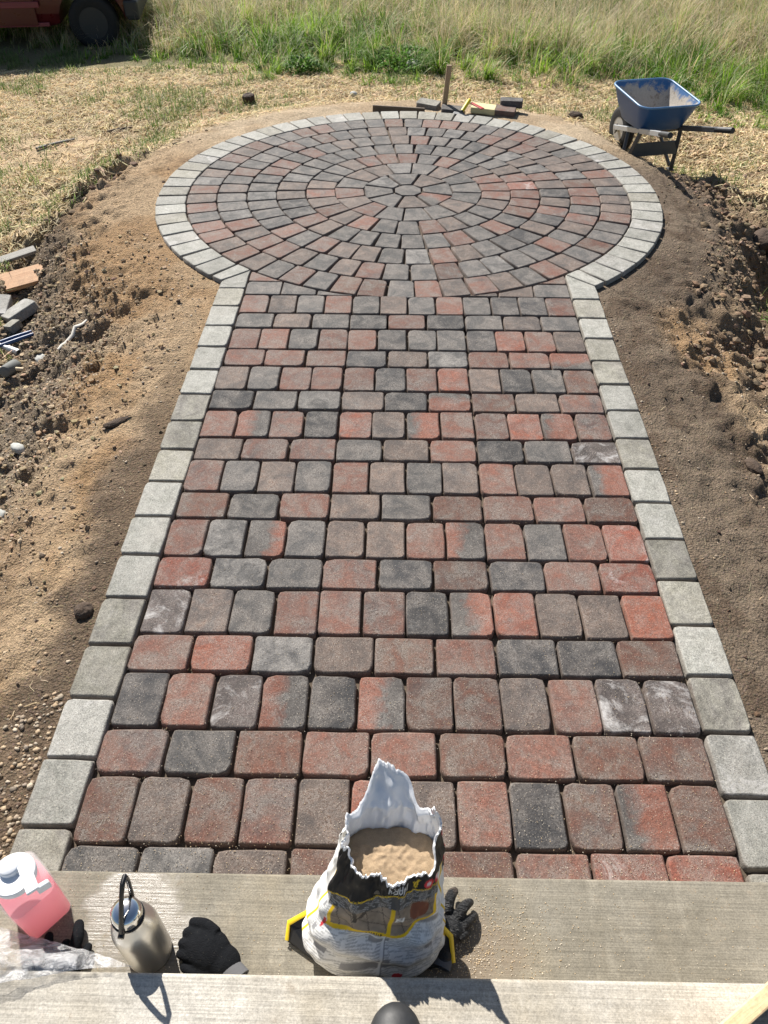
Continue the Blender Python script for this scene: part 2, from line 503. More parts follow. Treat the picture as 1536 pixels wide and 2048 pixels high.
def lay(me, name, code, parent, x, y, rz, z=0.0, tilt=0.35):
    o = bpy.data.objects.new(name, me)
    COL.objects.link(o)
    o.parent = parent
    o.location = (x, y, z + rng.uniform(-0.0022, 0.0018))
    o.rotation_euler = (R(rng.uniform(-tilt, tilt)), R(rng.uniform(-tilt, tilt)), rz)
    if not me.materials: me.materials.append(PM['b'])
    s = o.material_slots[0]; s.link = 'OBJECT'; s.material = PM[code]
    return o

# bed under the stones (shows only down in the joints)
g = N('joint_sand'); tc = g.coord()
n_ = g.noise(tc, 160, 4)
g.set(Base_Color=g.mix(n_, (0.05, 0.036, 0.025), (0.13, 0.10, 0.07)), Roughness=0.95); g.bump(n_, 0.6, 0.004)
bm = MB().box((0, 2.42, -0.079), (2.43, 3.36, 0.09))
paved_path = tag(bm.build('paved_path', g.m), kind='structure')
bm = MB().lathe([(1.96, -0.120), (1.96, -0.0335)], 96, (0, CY, 0))
paved_circle = tag(bm.build('paved_circle', g.m), kind='structure')

PV, PL = 0.175, 0.23333
brick = [paver_mesh('paver_%d' % i, rect(PV - 0.0085, PL - 0.0095)) for i in range(10)]
edge_me = [paver_mesh('edge_paver_%d' % i, rect(PL - 0.0075, 0.180 - 0.006), r=0.013) for i in range(5)]

# colours of the stones row by row, from the circle towards the step
ROWS = ["rbdrdbdrdDDr", "dbdDrDdbd", "rrdrrDddDRrb", "rrrDbgrrx", "bdrrrDrRbDdB", "DdgbDxBbr", "rxrDRbyrrRyr",
        "brrdbrDdW", "rdbdrbdbrbby", "BdrbdBrrB", "rgydbbrxrdrV", "VgdrDBDrV", "WbdrrrDyRbbR", "rRgbBrDDB",
        "DrWxDxBBbrWW", "rdBrrBrBB", "BbBrbRbrDByB", "dgbBBBrVV"]
ya, yb = 0.2343, 0.1758
y = 0.9915 - yb            # the row by the step
rows_from_step = ROWS[::-1]
for i, row in enumerate(rows_from_step):
    tall = (i % 2 == 1)
    dep = ya if tall else yb
    w = 2.1 / len(row)
    yc = y + dep / 2
    shift = rng.uniform(-0.004, 0.004)
    for k, code in enumerate(row):
        x = -1.05 + w * (k + 0.5) + shift + rng.uniform(-0.0025, 0.0025)
        yy = yc + SP * (x + 1.05) + rng.uniform(-0.003, 0.003)
        rz = rng.uniform(-0.008, 0.008) + SP
        c = code
        if tall:
            if code in 'xy': rz += 0 if code == 'x' else math.pi
            elif rng.random() < 0.5: rz += math.pi
        else:
            rz += math.pi / 2 * rng.choice((-1, 1))
        if c == 'y': c = 'x'
        lay(brick[rng.randrange(10)], 'paver', c, paved_path, x, yy, rz)
    y += dep

# cut stones between the last straight row and the circle
yt = y
CR7 = 7.5 * PL - 0.25 * PL * 0      # 1.75, outer radius of the coloured rings
def clip(poly, p, nrm):
    out = []
    for i in range(len(poly)):
        a = Vector(poly[i]); b = Vector(poly[(i + 1) % len(poly)])
        da = (a - p).dot(nrm); db = (b - p).dot(nrm)
        if da >= 0: out.append(a)
        if da * db < 0: out.append(a + (b - a) * (da / (da - db)))
    return out
def lay_poly(poly, name, code, parent, r=0.012, gap=0.004):
    c = sum((Vector(p) for p in poly), Vector((0, 0))) / len(poly)
    pts = [Vector(p) - c for p in poly]
    pts = [p - p.normalized() * gap * 1.2 for p in pts]
    me = paver_mesh('cut_paver', pts, r=r, bev=0.0055)
    return lay(me, name, code, parent, c.x, c.y, 0.0, tilt=0.2)
for sgn in (-1, 1):
    cells = []
    for k in range(5):
        x1 = 1.05 - 0.2333 * k; x0 = max(x1 - 0.2333, 0.05)
        cells.append((x0, x1, yt, yt + yb))
    cells.append((0.80, 1.05, yt + yb, yt + yb + 0.16))
    cells.append((0.62, 0.80, yt + yb, yt + yb + 0.1))
    cols = "dddbbrd" if sgn < 0 else "dbbdbBb"
    for (x0, x1, y0, y1), code in zip(cells, cols):
        xm = (x0 + x1) / 2
        sy = SP * (sgn * xm + 1.05)
        poly = [(x0, y0), (x1, y0), (x1, y1), (x0, y1)]
        ok = True
        for _ in range(2):
            xs = [p[0] for p in poly]
            if not xs: break
            xm = (min(xs) + max(xs)) / 2
            yarc = CY - sy - math.sqrt(max(1.756 ** 2 - xm ** 2, 0))
            slope = xm / math.sqrt(1.756 ** 2 - xm ** 2)
            nrm = Vector((slope, -1)).normalized()
            poly = clip([(p[0], p[1]) for p in [Vector(q) for q in poly]], Vector((xm, yarc)), nrm)
            if len(poly) < 3: ok = False; break
        if not ok: continue
        ar = 0.5 * abs(sum(poly[i][0] * poly[(i + 1) % len(poly)][1] - poly[(i + 1) % len(poly)][0] * poly[i][1] for i in range(len(poly))))
        if ar < 0.0022: continue
        pp = [(sgn * p[0], p[1] + sy) for p in poly]
        if sgn < 0: pp = pp[::-1]
        lay_poly(pp, 'paver', code, paved_path)

# grey border of the path
for sgn, y0 in ((-1, 1.0444), (1, 0.966)):
    codes = "TGHTTGGGTTTGGGG" if sgn < 0 else "TGHTGTTGGTGGTTG"
    k = 0; yy = y0 - 0.2365
    L = 0.2365
    while yy + L < 4.60:
        me = edge_me[rng.randrange(5)]
        lay(me, 'edge_paver', codes[k % len(codes)], paved_path, sgn * (1.05 + 0.0905) + rng.uniform(-0.003, 0.003), yy + L / 2, math.pi / 2 + SP * 0.5 + rng.uniform(-0.008, 0.008))
        k += 1; yy += L
    yA = CY - math.sqrt(1.75 ** 2 - 1.052 ** 2); yB = CY - math.sqrt(1.985 ** 2 - 1.231 ** 2)
    poly = [(1.052, yy), (1.231, yy), (1.231, yB), (1.052, yA)]
    if sgn < 0: poly = [(-p[0], p[1]) for p in poly][::-1]
    lay_poly(poly, 'edge_paver', 'G', paved_path)

# rings of the circle
pal = "rrbbbdddgbdrBdb"
NR = [8, 16, 26, 34, 42, 50, 58]
def ring_poly(r0, r1, n, gap=0.006, rectish=0.0):
    h = math.pi / n
    wi = r0 * math.sin(h) * 2 - gap; wo = r1 * math.sin(h) * 2 - gap
    wo = wo + (min(wo, wi + 0.004) - wo) * rectish
    d = r1 - r0 - gap
    return [(-wi / 2, -d / 2), (wi / 2, -d / 2), (wo / 2, d / 2), (-wo / 2, d / 2)]
oct_ = [(0.112 * math.cos(R(22.5 + 45 * k)), 0.112 * math.sin(R(22.5 + 45 * k))) for k in range(8)]
lay(paver_mesh('octagon_paver', oct_, r=0.007, bev=0.004), 'paver', 'd', paved_circle, 0, CY, 0)
RINGCOL = {0: "dbdgddbx", 1: "ddbdgbbdrbrdddbd"}
for ri, n in enumerate(NR):
    r0 = PL * (ri + 0.5); r1 = PL * (ri + 1.5)
    rectish = 0.0 if ri < 2 else (0.2 if ri == 2 else 0.42)
    mes = [paver_mesh('ring_paver_%d_%d' % (ri, k), ring_poly(r0, r1, n, rectish=rectish), r=0.010 if ri < 3 else 0.014) for k in range(3)]
    ph = (math.pi / n) * (0.3 + 0.37 * ri)
    for k in range(n):
        a = 2 * math.pi * k / n + ph + rng.uniform(-0.004, 0.004)
        rm = (r0 + r1) / 2 + rng.uniform(-0.003, 0.002)
        if ri in RINGCOL: code = RINGCOL[ri][k]
        else:
            code = rng.choice(pal)
            if ri == 6 and rng.random() < 0.3: code = rng.choice("rBrb")
            if ri in (3, 4) and rng.random() < 0.25: code = rng.choice("dDg")
            if ri in (2, 3) and -0.25 < math.sin(a) < 0.45 and math.cos(a) > 0.2: code = rng.choice("rrVbr")
        lay(mes[rng.randrange(3)], 'paver', code, paved_circle, rm * math.cos(a), CY + rm * math.sin(a), a - math.pi / 2 + rng.uniform(-0.008, 0.008), tilt=0.2)
# grey outer ring, open towards the path
r0, r1 = 7.5 * PL, 1.985
a_in = math.asin(1.052 / r0)
aB = math.asin(1.231 / 1.985)
n = 66
mes = [paver_mesh('ring_edge_%d' % k, ring_poly(r0, r1, n, gap=0.005, rectish=0.55), r=0.010) for k in range(4)]
step = 2 * math.pi / n
span = 2 * math.pi - 2 * (a_in + 0.075)
cnt = int(round(span / step)); step = span / cnt
for k in range(cnt):
    a = -math.pi / 2 + a_in + 0.075 + step * (k + 0.5) + rng.uniform(-0.003, 0.003)
    rm = (r0 + r1) / 2 + rng.uniform(-0.003, 0.003)
    lay(mes[rng.randrange(4)], 'edge_paver', rng.choice("GGGGTH" if k % 3 else "GGT"), paved_circle, rm * math.cos(a), CY + rm * math.sin(a), a - math.pi / 2 + rng.uniform(-0.008, 0.008))
a2 = a_in + 0.072
for sgn in (-1, 1):
    poly = [(r0 * math.sin(a_in), CY - r0 * math.cos(a_in)), (1.985 * math.sin(aB), CY - 1.985 * math.cos(aB)),
            (1.985 * math.sin(a2), CY - 1.985 * math.cos(a2)), (r0 * math.sin(a2), CY - r0 * math.cos(a2))]
    if sgn < 0: poly = [(-p[0], p[1]) for p in poly][::-1]
    lay_poly(poly, 'edge_paver', 'G', paved_circle)

# ------------------------------------------------------------------ concrete steps
def concrete(name, base, pale, wet):
    g = N(name); tc = g.coord()
    st = g.vadd(tc, (0.9, 60.0, 60.0), 'MULTIPLY')
    lines = g.noise(st, 2.4, 5, 0.65)
    st2 = g.vadd(tc, (3.0, 260.0, 260.0), 'MULTIPLY')
    lines2 = g.noise(st2, 1.3, 3, 0.6)
    blot = g.noise(tc, 3.6, 6, 0.62, 0.6)
    sp = g.noise(tc, 26.0, 6, 0.7)
    fine = g.noise(tc, 210.0, 3, 0.7)
    c = g.mix(g.mapr(blot, 0.35, 0.66, 0, 1), base, pale)
    c = g.mix(g.mapr(g.noise(tc, 1.7, 5, 0.6, 0.3), 0.50, 0.68, 0, 0.45), c, (0.27, 0.225, 0.15))
    c = g.mix(g.mapr(g.noise(g.vadd(tc, (4.0, 1.2, 1.0), 'MULTIPLY'), 3.0, 5, 0.6), 0.56, 0.70, 0, 0.5), c, tuple(min(1, k * 1.35) for k in pale))
    c = g.mix(1.0, c, g.mapr(lines, 0.25, 0.75, 0.78, 1.18), 'MULTIPLY')
    c = g.mix(1.0, c, g.mapr(lines2, 0.3, 0.7, 0.86, 1.12), 'MULTIPLY')
    c = g.mix(1.0, c, g.mapr(fine, 0.3, 0.7, 0.72, 1.25), 'MULTIPLY')
    c = g.mix(1.0, c, g.mapr(sp, 0.3, 0.7, 0.82, 1.16), 'MULTIPLY')
    c = g.mix(g.mapr(sp, 0.60, 0.74, 0.0, 0.55), c, (0.17, 0.125, 0.085))
    pits = g.vor(tc, 34.0)
    pm = g.noise(tc, 9.0, 2)
    c = g.mix(g.math('MULTIPLY', g.mapr(pits, 0.03, 0.06, 1.0, 0.0), g.mapr(pm, 0.5, 0.6, 0.0, 0.85)), c, (0.05, 0.04, 0.032))
    rough = 0.86
    hgt = g.math('ADD', g.math('MULTIPLY', lines, 1.0), g.math('MULTIPLY', fine, 0.5))
    if wet:
        p = g.xyz(tc)
        def ell(cx, cy, rx, ry):
            a = g.math('DIVIDE', g.math('SUBTRACT', p[0], cx), rx); b = g.math('DIVIDE', g.math('SUBTRACT', p[1], cy), ry)
            return g.math('SQRT', g.math('ADD', g.math('MULTIPLY', a, a), g.math('MULTIPLY', b, b)))
        e = g.math('MINIMUM', ell(-0.74, 0.745, 0.13, 0.13), ell(-0.62, 0.66, 0.13, 0.08))
        e = g.math('ADD', e, g.math('MULTIPLY', g.math('SUBTRACT', g.noise(tc, 13.0, 5, 0.7), 0.5), 1.6))
        wf = g.mapr(e, 0.8, 1.1, 1.0, 0.0)
        c = g.mix(g.math('MULTIPLY', wf, 0.42), c, (0.17, 0.145, 0.12))
        rough = g.mapr(wf, 0, 1, 0.86, 0.30)
        # damp, sandy dirt right of the bag
        e2 = g.math('ADD', ell(0.17, 0.66, 0.16, 0.12), g.math('MULTIPLY', g.math('SUBTRACT', g.noise(tc, 18.0, 5, 0.7), 0.5), 1.8))
        c = g.mix(g.mapr(e2, 0.5, 1.1, 0.55, 0.0), c, (0.20, 0.15, 0.105))
    g.set(Base_Color=c, Roughness=rough)
    g.b.inputs['Specular IOR Level'].default_value = 0.4
    g.bump(hgt, 0.45, 0.004)
    return g.m

def step_block(name, y_edge, z_top, y_back, z_bot, m, label):
    # rounded nose on the side away from the house
    prof = [(y_back, z_bot), (y_edge, z_bot)]
    for k in range(5):
        a = R(90 * k / 4); prof.append((y_edge - 0.012 + 0.012 * math.cos(a), z_top - 0.012 + 0.012 * math.sin(a)))
    prof.append((y_back, z_top))
    xs = np.linspace(-1.75, 1.75, 29)
    rings = [[Vector((x, p[0] + SP * x, p[1])) for p in prof] for x in xs]
    o = MB().loft(rings[::-1], True).build(name, m, None, True)
    return tag(o, label, 'step')
step_block('concrete_step', 0.856, 0.18, 0.50, -0.3, concrete('concrete_lower', (0.168, 0.150, 0.114), (0.232, 0.212, 0.170), True), 'lower concrete step carrying the torn sand bag and steel flask')
step_block('concrete_step', 0.555, 0.36, -0.35, -0.3, concrete('concrete_upper', (0.37, 0.34, 0.285), (0.49, 0.465, 0.415), False), 'upper concrete step with pale worn tread and a rubber toe on it')
#PART3

# ------------------------------------------------------------------ shared object materials
simple('black_rubber', (0.022, 0.023, 0.025), 0.55, 0, 0.25, 60, 0.3)
simple('tyre_rubber', (0.012, 0.012, 0.0125), 0.8, 0, 0.25, 40, 0.4)
simple('grey_metal', (0.42, 0.43, 0.44), 0.45, 0.6, 0.15, 25, 0.1)
simple('dark_metal', (0.085, 0.088, 0.092), 0.5, 0.3, 0.2, 30, 0.15)
simple('rim_metal', (0.50, 0.49, 0.46), 0.5, 0.4, 0.2, 25, 0.1)
simple('white_plastic', (0.82, 0.84, 0.86), 0.35, 0, 0.03, 20, 0.03)
simple('black_plastic', (0.012, 0.012, 0.013), 0.28, 0, 0.2, 40, 0.05)
simple('yellow_grip', (0.72, 0.58, 0.02), 0.45, 0, 0.1, 60, 0.1)
simple('red_paint', (0.42, 0.03, 0.025), 0.4, 0, 0.15, 40, 0.1)
simple('truck_red', (0.085, 0.005, 0.007), 0.32, 0, 0.1, 12, 0.02)
simple('truck_moulding', (0.20, 0.035, 0.045), 0.45, 0, 0.1, 12, 0.02)
simple('bumper_grey', (0.025, 0.027, 0.029), 0.55, 0, 0.15, 30, 0.05)
simple('truck_glass', (0.02, 0.025, 0.03), 0.05, 0, 0.05, 10, 0)
simple('lamp_lens', (0.70, 0.72, 0.72), 0.12, 0, 0.05, 60, 0.1)
simple('blue_paint', (0.02, 0.06, 0.16), 0.4, 0, 0.2, 40, 0.1)
simple('mallet_rubber', (0.14, 0.145, 0.135), 0.75, 0, 0.2, 50, 0.3)
simple('stone_pale', (0.42, 0.42, 0.39), 0.85, 0, 0.25, 40, 0.6, 0.004)
simple('clod_soil', (0.075, 0.05, 0.034), 0.95, 0, 0.5, 60, 1.0, 0.012)
simple('stump_bark', (0.055, 0.033, 0.022), 0.9, 0, 0.5, 60, 1.0, 0.008)
simple('white_strip', (0.55, 0.52, 0.46), 0.7, 0, 0.2, 60, 0.4, 0.003)

def wood(name, a, b, scale=(1.2, 22, 22), rough=0.75):
    g = N(name); tc = g.coord()
    v = g.vadd(g.vadd(tc, g.rnd()), scale, 'MULTIPLY')
    n = g.noise(v, 4.0, 6, 0.65, 0.5); n2 = g.noise(tc, 90, 3)
    c = g.mix(g.mapr(n, 0.3, 0.7, 0, 1), a, b)
    c = g.mix(g.mapr(g.noise(tc, 7, 5, 0.7), 0.55, 0.75, 0, 0.6), c, tuple(k * 0.45 for k in a))
    c = g.mix(1.0, c, g.mapr(n2, 0.3, 0.7, 0.85, 1.15), 'MULTIPLY')
    g.set(Base_Color=c, Roughness=rough); g.bump(n, 0.5, 0.003)
    return g.m
wood('wood_orange', (0.42, 0.215, 0.10), (0.58, 0.36, 0.20))
wood('wood_weathered', (0.22, 0.165, 0.11), (0.34, 0.26, 0.18))
wood('wood_grey', (0.20, 0.19, 0.165), (0.33, 0.31, 0.27))
wood('wood_pine', (0.62, 0.44, 0.24), (0.72, 0.55, 0.33))
wood('wood_stake', (0.27, 0.19, 0.12), (0.40, 0.29, 0.18), scale=(22, 22, 1.2))
wood('wood_handle', (0.60, 0.47, 0.30), (0.70, 0.57, 0.38))
wood('wood_dark', (0.10, 0.07, 0.045), (0.17, 0.12, 0.08))

# ------------------------------------------------------------------ sand bag
BX, BY, BZ = -0.083, 0.705, 0.181
bag = empty('sand_bag', (BX, BY, BZ), 0, 'torn open printed bag of tan sand standing on the lower concrete step', 'bag')
NU, NV = 360, 220
th = np.linspace(0, 2 * np.pi, NU, endpoint=False)          # 0 = right, pi/2 = away from the camera, 3pi/2 = towards it
def rim_z(t):
    c, s = np.cos(t), np.sin(t)
    z = 0.382 + 0.030 * np.clip(-c, 0, 1) + 0.125 * np.clip(c, 0, 1) ** 5
    z = z - 0.012 * np.clip(-s, 0, 1)
    dt = np.angle(np.exp(1j * (t - np.pi / 2 - 0.06)))
    z = z + 0.02 * np.clip(s, 0, 1) + 0.195 * ss(0.0, 1.0, np.clip(1.12 - np.abs(dt) / 0.72, 0, 1)) + 0.035 * np.exp(-((dt + 0.42) / 0.14) ** 2)
    z = z + 0.022 * (vn(t * 7, t * 0 + 3, 2) - 0.5) + 0.010 * (vn(t * 19, t * 0 + 8, 3) - 0.5) + 0.011 * (vn(t * 44, t * 0, 5) - .5)
    return z
def sec(q):
    """half sizes and centre shift at height q (metres above the step)"""
    qs = [0, 0.012, 0.035, 0.08, 0.14, 0.20, 0.26, 0.31, 0.36, 0.42, 0.52, 0.75]
    rx = [0.150, 0.172, 0.182, 0.180, 0.168, 0.152, 0.138, 0.128, 0.121, 0.114, 0.098, 0.05]
    ry = [0.080, 0.102, 0.118, 0.120, 0.114, 0.104, 0.093, 0.085, 0.082, 0.080, 0.078, 0.06]
    cy = [0, 0, 0, 0.004, 0.014, 0.028, 0.046, 0.062, 0.078, 0.088, 0.102, 0.135]
    return np.interp(q, qs, rx), np.interp(q, qs, ry), np.interp(q, qs, cy)
def bag_pts(inset, v0=0.0):
    vv = np.linspace(0, 1, NV)
    T, V = np.meshgrid(th, vv)
    q = v0 + (rim_z(T) - v0) * V
    rx, ry, cy = sec(q)
    n = 2.6
    c, s = np.cos(T), np.sin(T)
    k = (np.abs(c) ** n + np.abs(s) ** n) ** (-1 / n)
    x = c * k * (rx - inset); y = s * k * (ry - inset) + cy
    x = x + 0.15 * np.clip(q - 0.06, 0, 0.32) - np.where(s > 0, 0.11, 0) * np.clip(q - 0.40, 0, 1)
    # folds
    fold = 0.006 * np.sin(T * 9 + 6 * vn(q * 14, T * 0 + 1, 4)) * ss(0.10, 0.33, q)
    sag = 0.0055 * np.sin(q * 95 + 2.4 * np.cos(T * 2 + 1) + 3 * vn(T * 3, q * 9, 6)) * ss(0.32, 0.18, q) * ss(0.0, 0.05, q)
    crn = 0.008 * (vn(T * 6, q * 22, 9) - 0.5) + 0.010 * (vn(T * 14, q * 40, 10) - 0.5) * ss(.2, .36, q) * ss(0.46, 0.38, q)
    # pinch across the front
    fr = np.exp(-((q - 0.185 - 0.05 * np.abs(np.cos(T))) / 0.035) ** 2) * ss(0.3, 0.9, -s) * 0.012
    off = fold + sag + crn - fr
    x = x + c * off; y = y + s * off
    e = np.clip(q - 0.395, 0, 1) * ss(0.0, 0.5, s)
    y = y + e * 0.27; zq = q - e * 0.58
    rc = ss(0.016, 0.0, rim_z(T) - q)                       # torn lip curls outwards
    x = x + c * 0.003 * rc; y = y + s * 0.003 * rc
    return np.stack([x, y, zq], -1), T, V, q
def bag_mesh(name, P, flip, col):
    idx = np.arange(NU * NV).reshape(NV, NU); nxt = np.roll(idx, -1, 1)
    f = np.stack([idx[:-1], nxt[:-1], nxt[1:], idx[1:]], -1).reshape(-1, 4)
    if flip: f = f[:, ::-1]
    return np_mesh(name, P.reshape(-1, 3), f, col, True)

GL = {'W': ("10001", "10001", "10001", "10101", "10101", "11011", "10001"), 'A': ("01110", "10001", "10001", "11111", "10001", "10001", "10001"),
      'R': ("11110", "10001", "10001", "11110", "10100", "10010", "10001"), 'N': ("10001", "11001", "10101", "10101", "10011", "10001", "10001"),
      '2': ("01110", "10001", "00001", "00110", "01000", "10000", "11111")}
def glyph(word, u, v, u0, v0, w, h):
    """mask of a word printed upside down (the bag stands on its head)"""
    m = np.zeros(u.shape, bool)
    n = len(word); uu = (u0 + w - u) / w; vv_ = (v - v0) / h
    ins = (uu >= 0) & (uu < 1) & (vv_ >= 0) & (vv_ < 1)
    ci = np.clip((uu * n).astype(int), 0, n - 1); fx = np.clip(((uu * n) % 1) * 6, 0, 5.99).astype(int); fy = np.clip(vv_ * 7, 0, 6.99).astype(int)
    for i, ch in enumerate(word):
        G = np.array([[int(k) for k in row] + [0] for row in GL[ch]])
        m |= ins & (ci == i) & (G[fy, fx] == 1)
    return m

Pb, Tb, Vb, Qb = bag_pts(0.0)
xx = Pb[..., 0]; q = Qb * 0.90; front = np.sin(Tb) < -0.12
u = (np.angle(np.exp(1j * (Tb - 1.5 * np.pi)))) / 1.25       # -1..1 across the front
col = np.zeros(Tb.shape + (3,))
def putc(m, c): col[m] = c
base = np.array([0.74, 0.735, 0.71])
col[:] = base
# small print on the pale part: rows of grey text with gaps
rowi = np.floor((q + 0.035 * u * u) / 0.0052); ph = ((q + 0.035 * u * u) / 0.0052) % 1
gap = vn(u * 14 + rowi * 3.1, rowi * 1.7, 12)
txt = (ph > 0.45) & (gap > 0.34) & (np.abs(u) < 1.0) & (np.abs(u - 0.06) > 0.02)
putc(txt, (0.45, 0.45, 0.44))
bold = (vn(u * 3 + 7, np.floor((q + .035 * u * u) / 0.024), 13) > 0.78) & ((((q + .035 * u * u) / 0.024) % 1) > 0.45) & (np.abs(u) < .95)
putc(bold, (0.27, 0.27, 0.275))
putc((np.abs(u - 0.06) < 0.012) & (q < 0.21), (0.78, 0.78, 0.76))
putc((np.abs(u - 0.083) < 0.006) & (q < 0.21), (0.25, 0.25, 0.25))
putc((np.hypot((u - 0.27) / 0.06, (q - 0.055) / 0.006) < 1) | (np.hypot((u + 0.83) / 0.035, (q - 0.16) / 0.014) < 1), (0.55, 0.05, 0.06))
# the picture band
qq = q + 0.020 * np.abs(u) - 0.03 * u
dip = 0.205 - 0.030 * np.exp(-((u - 0.22) / 0.3) ** 2)
pic = front & (np.abs(u) < 0.76) & (qq > dip) & (qq < 0.256)
pn = vn(u * 7, q * 60, 21) * 0.6 + vn(u * 20, q * 160, 22) * 0.4
col[pic] = (np.array([0.27, 0.215, 0.16]) * (0.6 + 0.8 * pn[..., None]))[pic]
slab = pic & (((u * 4.3 + q * 9) % 1 < 0.06) | ((q * 34 + u) % 1 < 0.07))
putc(slab, (0.12, 0.095, 0.075))
putc(pic & (np.hypot((u - 0.50) / 0.15, (q - 0.238) / 0.022) < 1), (0.20, 0.07, 0.04))
putc(pic & (np.abs(u + 0.42 + 1.2 * (q - 0.24)) < 0.03) & (qq > 0.225), (0.06, 0.05, 0.04))
putc(pic & (np.abs(u + 0.28 - 2.4 * (q - 0.24)) < 0.025) & (qq > 0.235), (0.07, 0.055, 0.045))
edgeY = front & (np.abs(u) < 0.79) & (qq > dip - 0.0075) & (qq < dip + 0.001)
yel = edgeY | (pic & (np.abs(u - 0.10) < 0.028)) | (front & (np.abs(np.abs(u) - 0.76) < 0.028) & (qq > dip) & (qq < 0.262))
putc(yel, (0.80, 0.52, 0.02))
putc(edgeY & (np.abs(u + 0.1) < 0.12) & (((u * 30) % 1) < 0.5) & (qq > dip - 0.007) & (qq < dip - 0.002), (0.10, 0.07, 0.02))
putc(pic & (u > 0.16) & (u < 0.27) & (qq < 0.235) & (qq > 0.215), (0.75, 0.74, 0.72))
putc(glyph('2', u, qq, 0.175, 0.217, 0.075, 0.016) & pic, (0.03, 0.03, 0.03))
# dark text band and black top
dk = front & (qq >= 0.256) & (np.abs(u) < 0.88)
putc(dk, (0.085, 0.083, 0.080))
r2 = (q / 0.0050) % 1
putc(dk & (r2 > 0.5) & (vn(u * 22, np.floor(q / 0.005) * 2.3, 31) > 0.42) & (np.abs(u - 0.12) > 0.06), (0.30, 0.295, 0.285))
blk = (qq >= 0.284) & front
putc(blk, (0.016, 0.016, 0.017))
putc(front & (np.abs(qq - 0.2855) < 0.0014), (0.75, 0.50, 0.03))
putc(blk & glyph('WARN', u, qq, -0.02, 0.291, 0.30, 0.019), (0.72, 0.72, 0.70))
putc(blk & (np.abs(u - 0.42) < 0.055 * np.clip((qq - 0.289) / 0.020, 0, 1)) & (qq < 0.310) & (qq > .290), (0.72, 0.50, 0.03))
putc(blk & (np.abs(u - 0.42) < 0.010) & (qq < 0.307) & (qq > .296), (0.02, 0.02, 0.02))
for uc in (0.60, 0.79):
    putc(blk & (np.hypot((u - uc) / 0.075, (qq - 0.299) / 0.0105) < 1), (0.62, 0.03, 0.045))
    putc(blk & (np.hypot((u - uc) / 0.038, (qq - 0.299) / 0.0045) < 1), (0.75, 0.55, 0.55))
# gusset edges, right side black and red, back plain
side = (~front)
putc(side & (np.cos(Tb) > 0.3) & (q > 0.27) & (np.sin(Tb) < 0.45), (0.02, 0.02, 0.022))
putc(side & (np.cos(Tb) > 0.6) & (q > 0.30) & (np.abs(np.sin(Tb) - 0.02 - (q - .35)) < 0.12), (0.60, 0.03, 0.06))
putc((np.cos(Tb) < -0.3) & (np.abs(np.sin(Tb) + 0.16) < 0.035), (0.80, 0.55, 0.03))
putc((np.cos(Tb) > 0.3) & (np.abs(np.sin(Tb) + 0.16) < 0.03) & (q < 0.3), (0.70, 0.48, 0.04))
putc((np.cos(Tb) < -0.5) & side & (q > 0.30) & (vn(Tb * 20, q * 80, 3) > 0.62), (0.03, 0.03, 0.03))
# torn margin: white inner layer shows
tear = rim_z(Tb) - Qb
putc(tear < 0.005 + 0.010 * vn(Tb * 18, Tb * 0, 44), (0.82, 0.83, 0.84))
putc((np.sin(Tb) > 0.25) & (q > 0.34), (0.80, 0.81, 0.82))
g = N('bag_print'); tcn = g.coord(); cc = g.attr(); nn = g.noise(tcn, 70, 4)
g.set(Base_Color=g.mix(1.0, cc, g.mapr(nn, 0.2, 0.8, 0.9, 1.08), 'MULTIPLY'), Roughness=0.5); g.b.inputs['Specular IOR Level'].default_value = 0.2; g.bump(nn, 0.2, 0.002)
link_mesh('printed_shell', bag_mesh('bag_shell', Pb, False, col.reshape(-1, 3)), g.m, bag)
Pi, Ti, Vi, Qi = bag_pts(0.0045, 0.10)
Pi[-1] = Pb[-1]
g = N('bag_lining'); tcn = g.coord(); nn = g.noise(tcn, 40, 4)
g.set(Base_Color=g.mix(nn, (0.74, 0.75, 0.76), (0.84, 0.85, 0.86)), Roughness=0.42); g.bump(nn, 0.3, 0.003)
g.b.inputs['Subsurface Weight'].default_value = 0.0
link_mesh('white_lining', bag_mesh('bag_lining', Pi, True, None), g.m, bag)
# the sand inside
rr_ = np.linspace(0, 1, 26); tt_ = np.linspace(0, 2 * np.pi, 72, endpoint=False)
TT, RR = np.meshgrid(tt_, rr_)
qs = 0.318
rx, ry, cyy = sec(np.array(qs))
nn_ = 2.6
kk = (np.abs(np.cos(TT)) ** nn_ + np.abs(np.sin(TT)) ** nn_) ** (-1 / nn_)
sx_ = np.cos(TT) * kk * (rx - 0.004) * RR + 0.15 * (qs - 0.06); sy_ = np.sin(TT) * kk * (ry - 0.004) * RR + cyy
sz_ = qs + 0.022 * (1 - RR ** 2) + 0.014 * (fbm(sx_ * 30 + 5, sy_ * 30, 3) - 0.5) + 0.05 * (sy_ - cyy) + 0.006 * (vn(sx_ * 120, sy_ * 120, 4) - 0.5)
idx = np.arange(26 * 72).reshape(26, 72); nx_ = np.roll(idx, -1, 1)
f = np.stack([idx[:-1], idx[1:], nx_[1:], nx_[:-1]], -1).reshape(-1, 4)
g = N('tan_sand'); tcn = g.coord(); n1_ = g.noise(tcn, 420, 2, 0.7); n2_ = g.noise(tcn, 60, 4)
cs = g.mix(n1_, (0.27, 0.18, 0.10), (0.52, 0.395, 0.26)); cs = g.mix(1.0, cs, g.mapr(n2_, 0.3, 0.7, 0.85, 1.12), 'MULTIPLY')
g.set(Base_Color=cs, Roughness=0.95); g.bump(g.math('ADD', n1_, n2_), 0.8, 0.003)
link_mesh('sand', np_mesh('sand', np.stack([sx_, sy_, sz_], -1).reshape(-1, 3), f, None, True), g.m, bag)
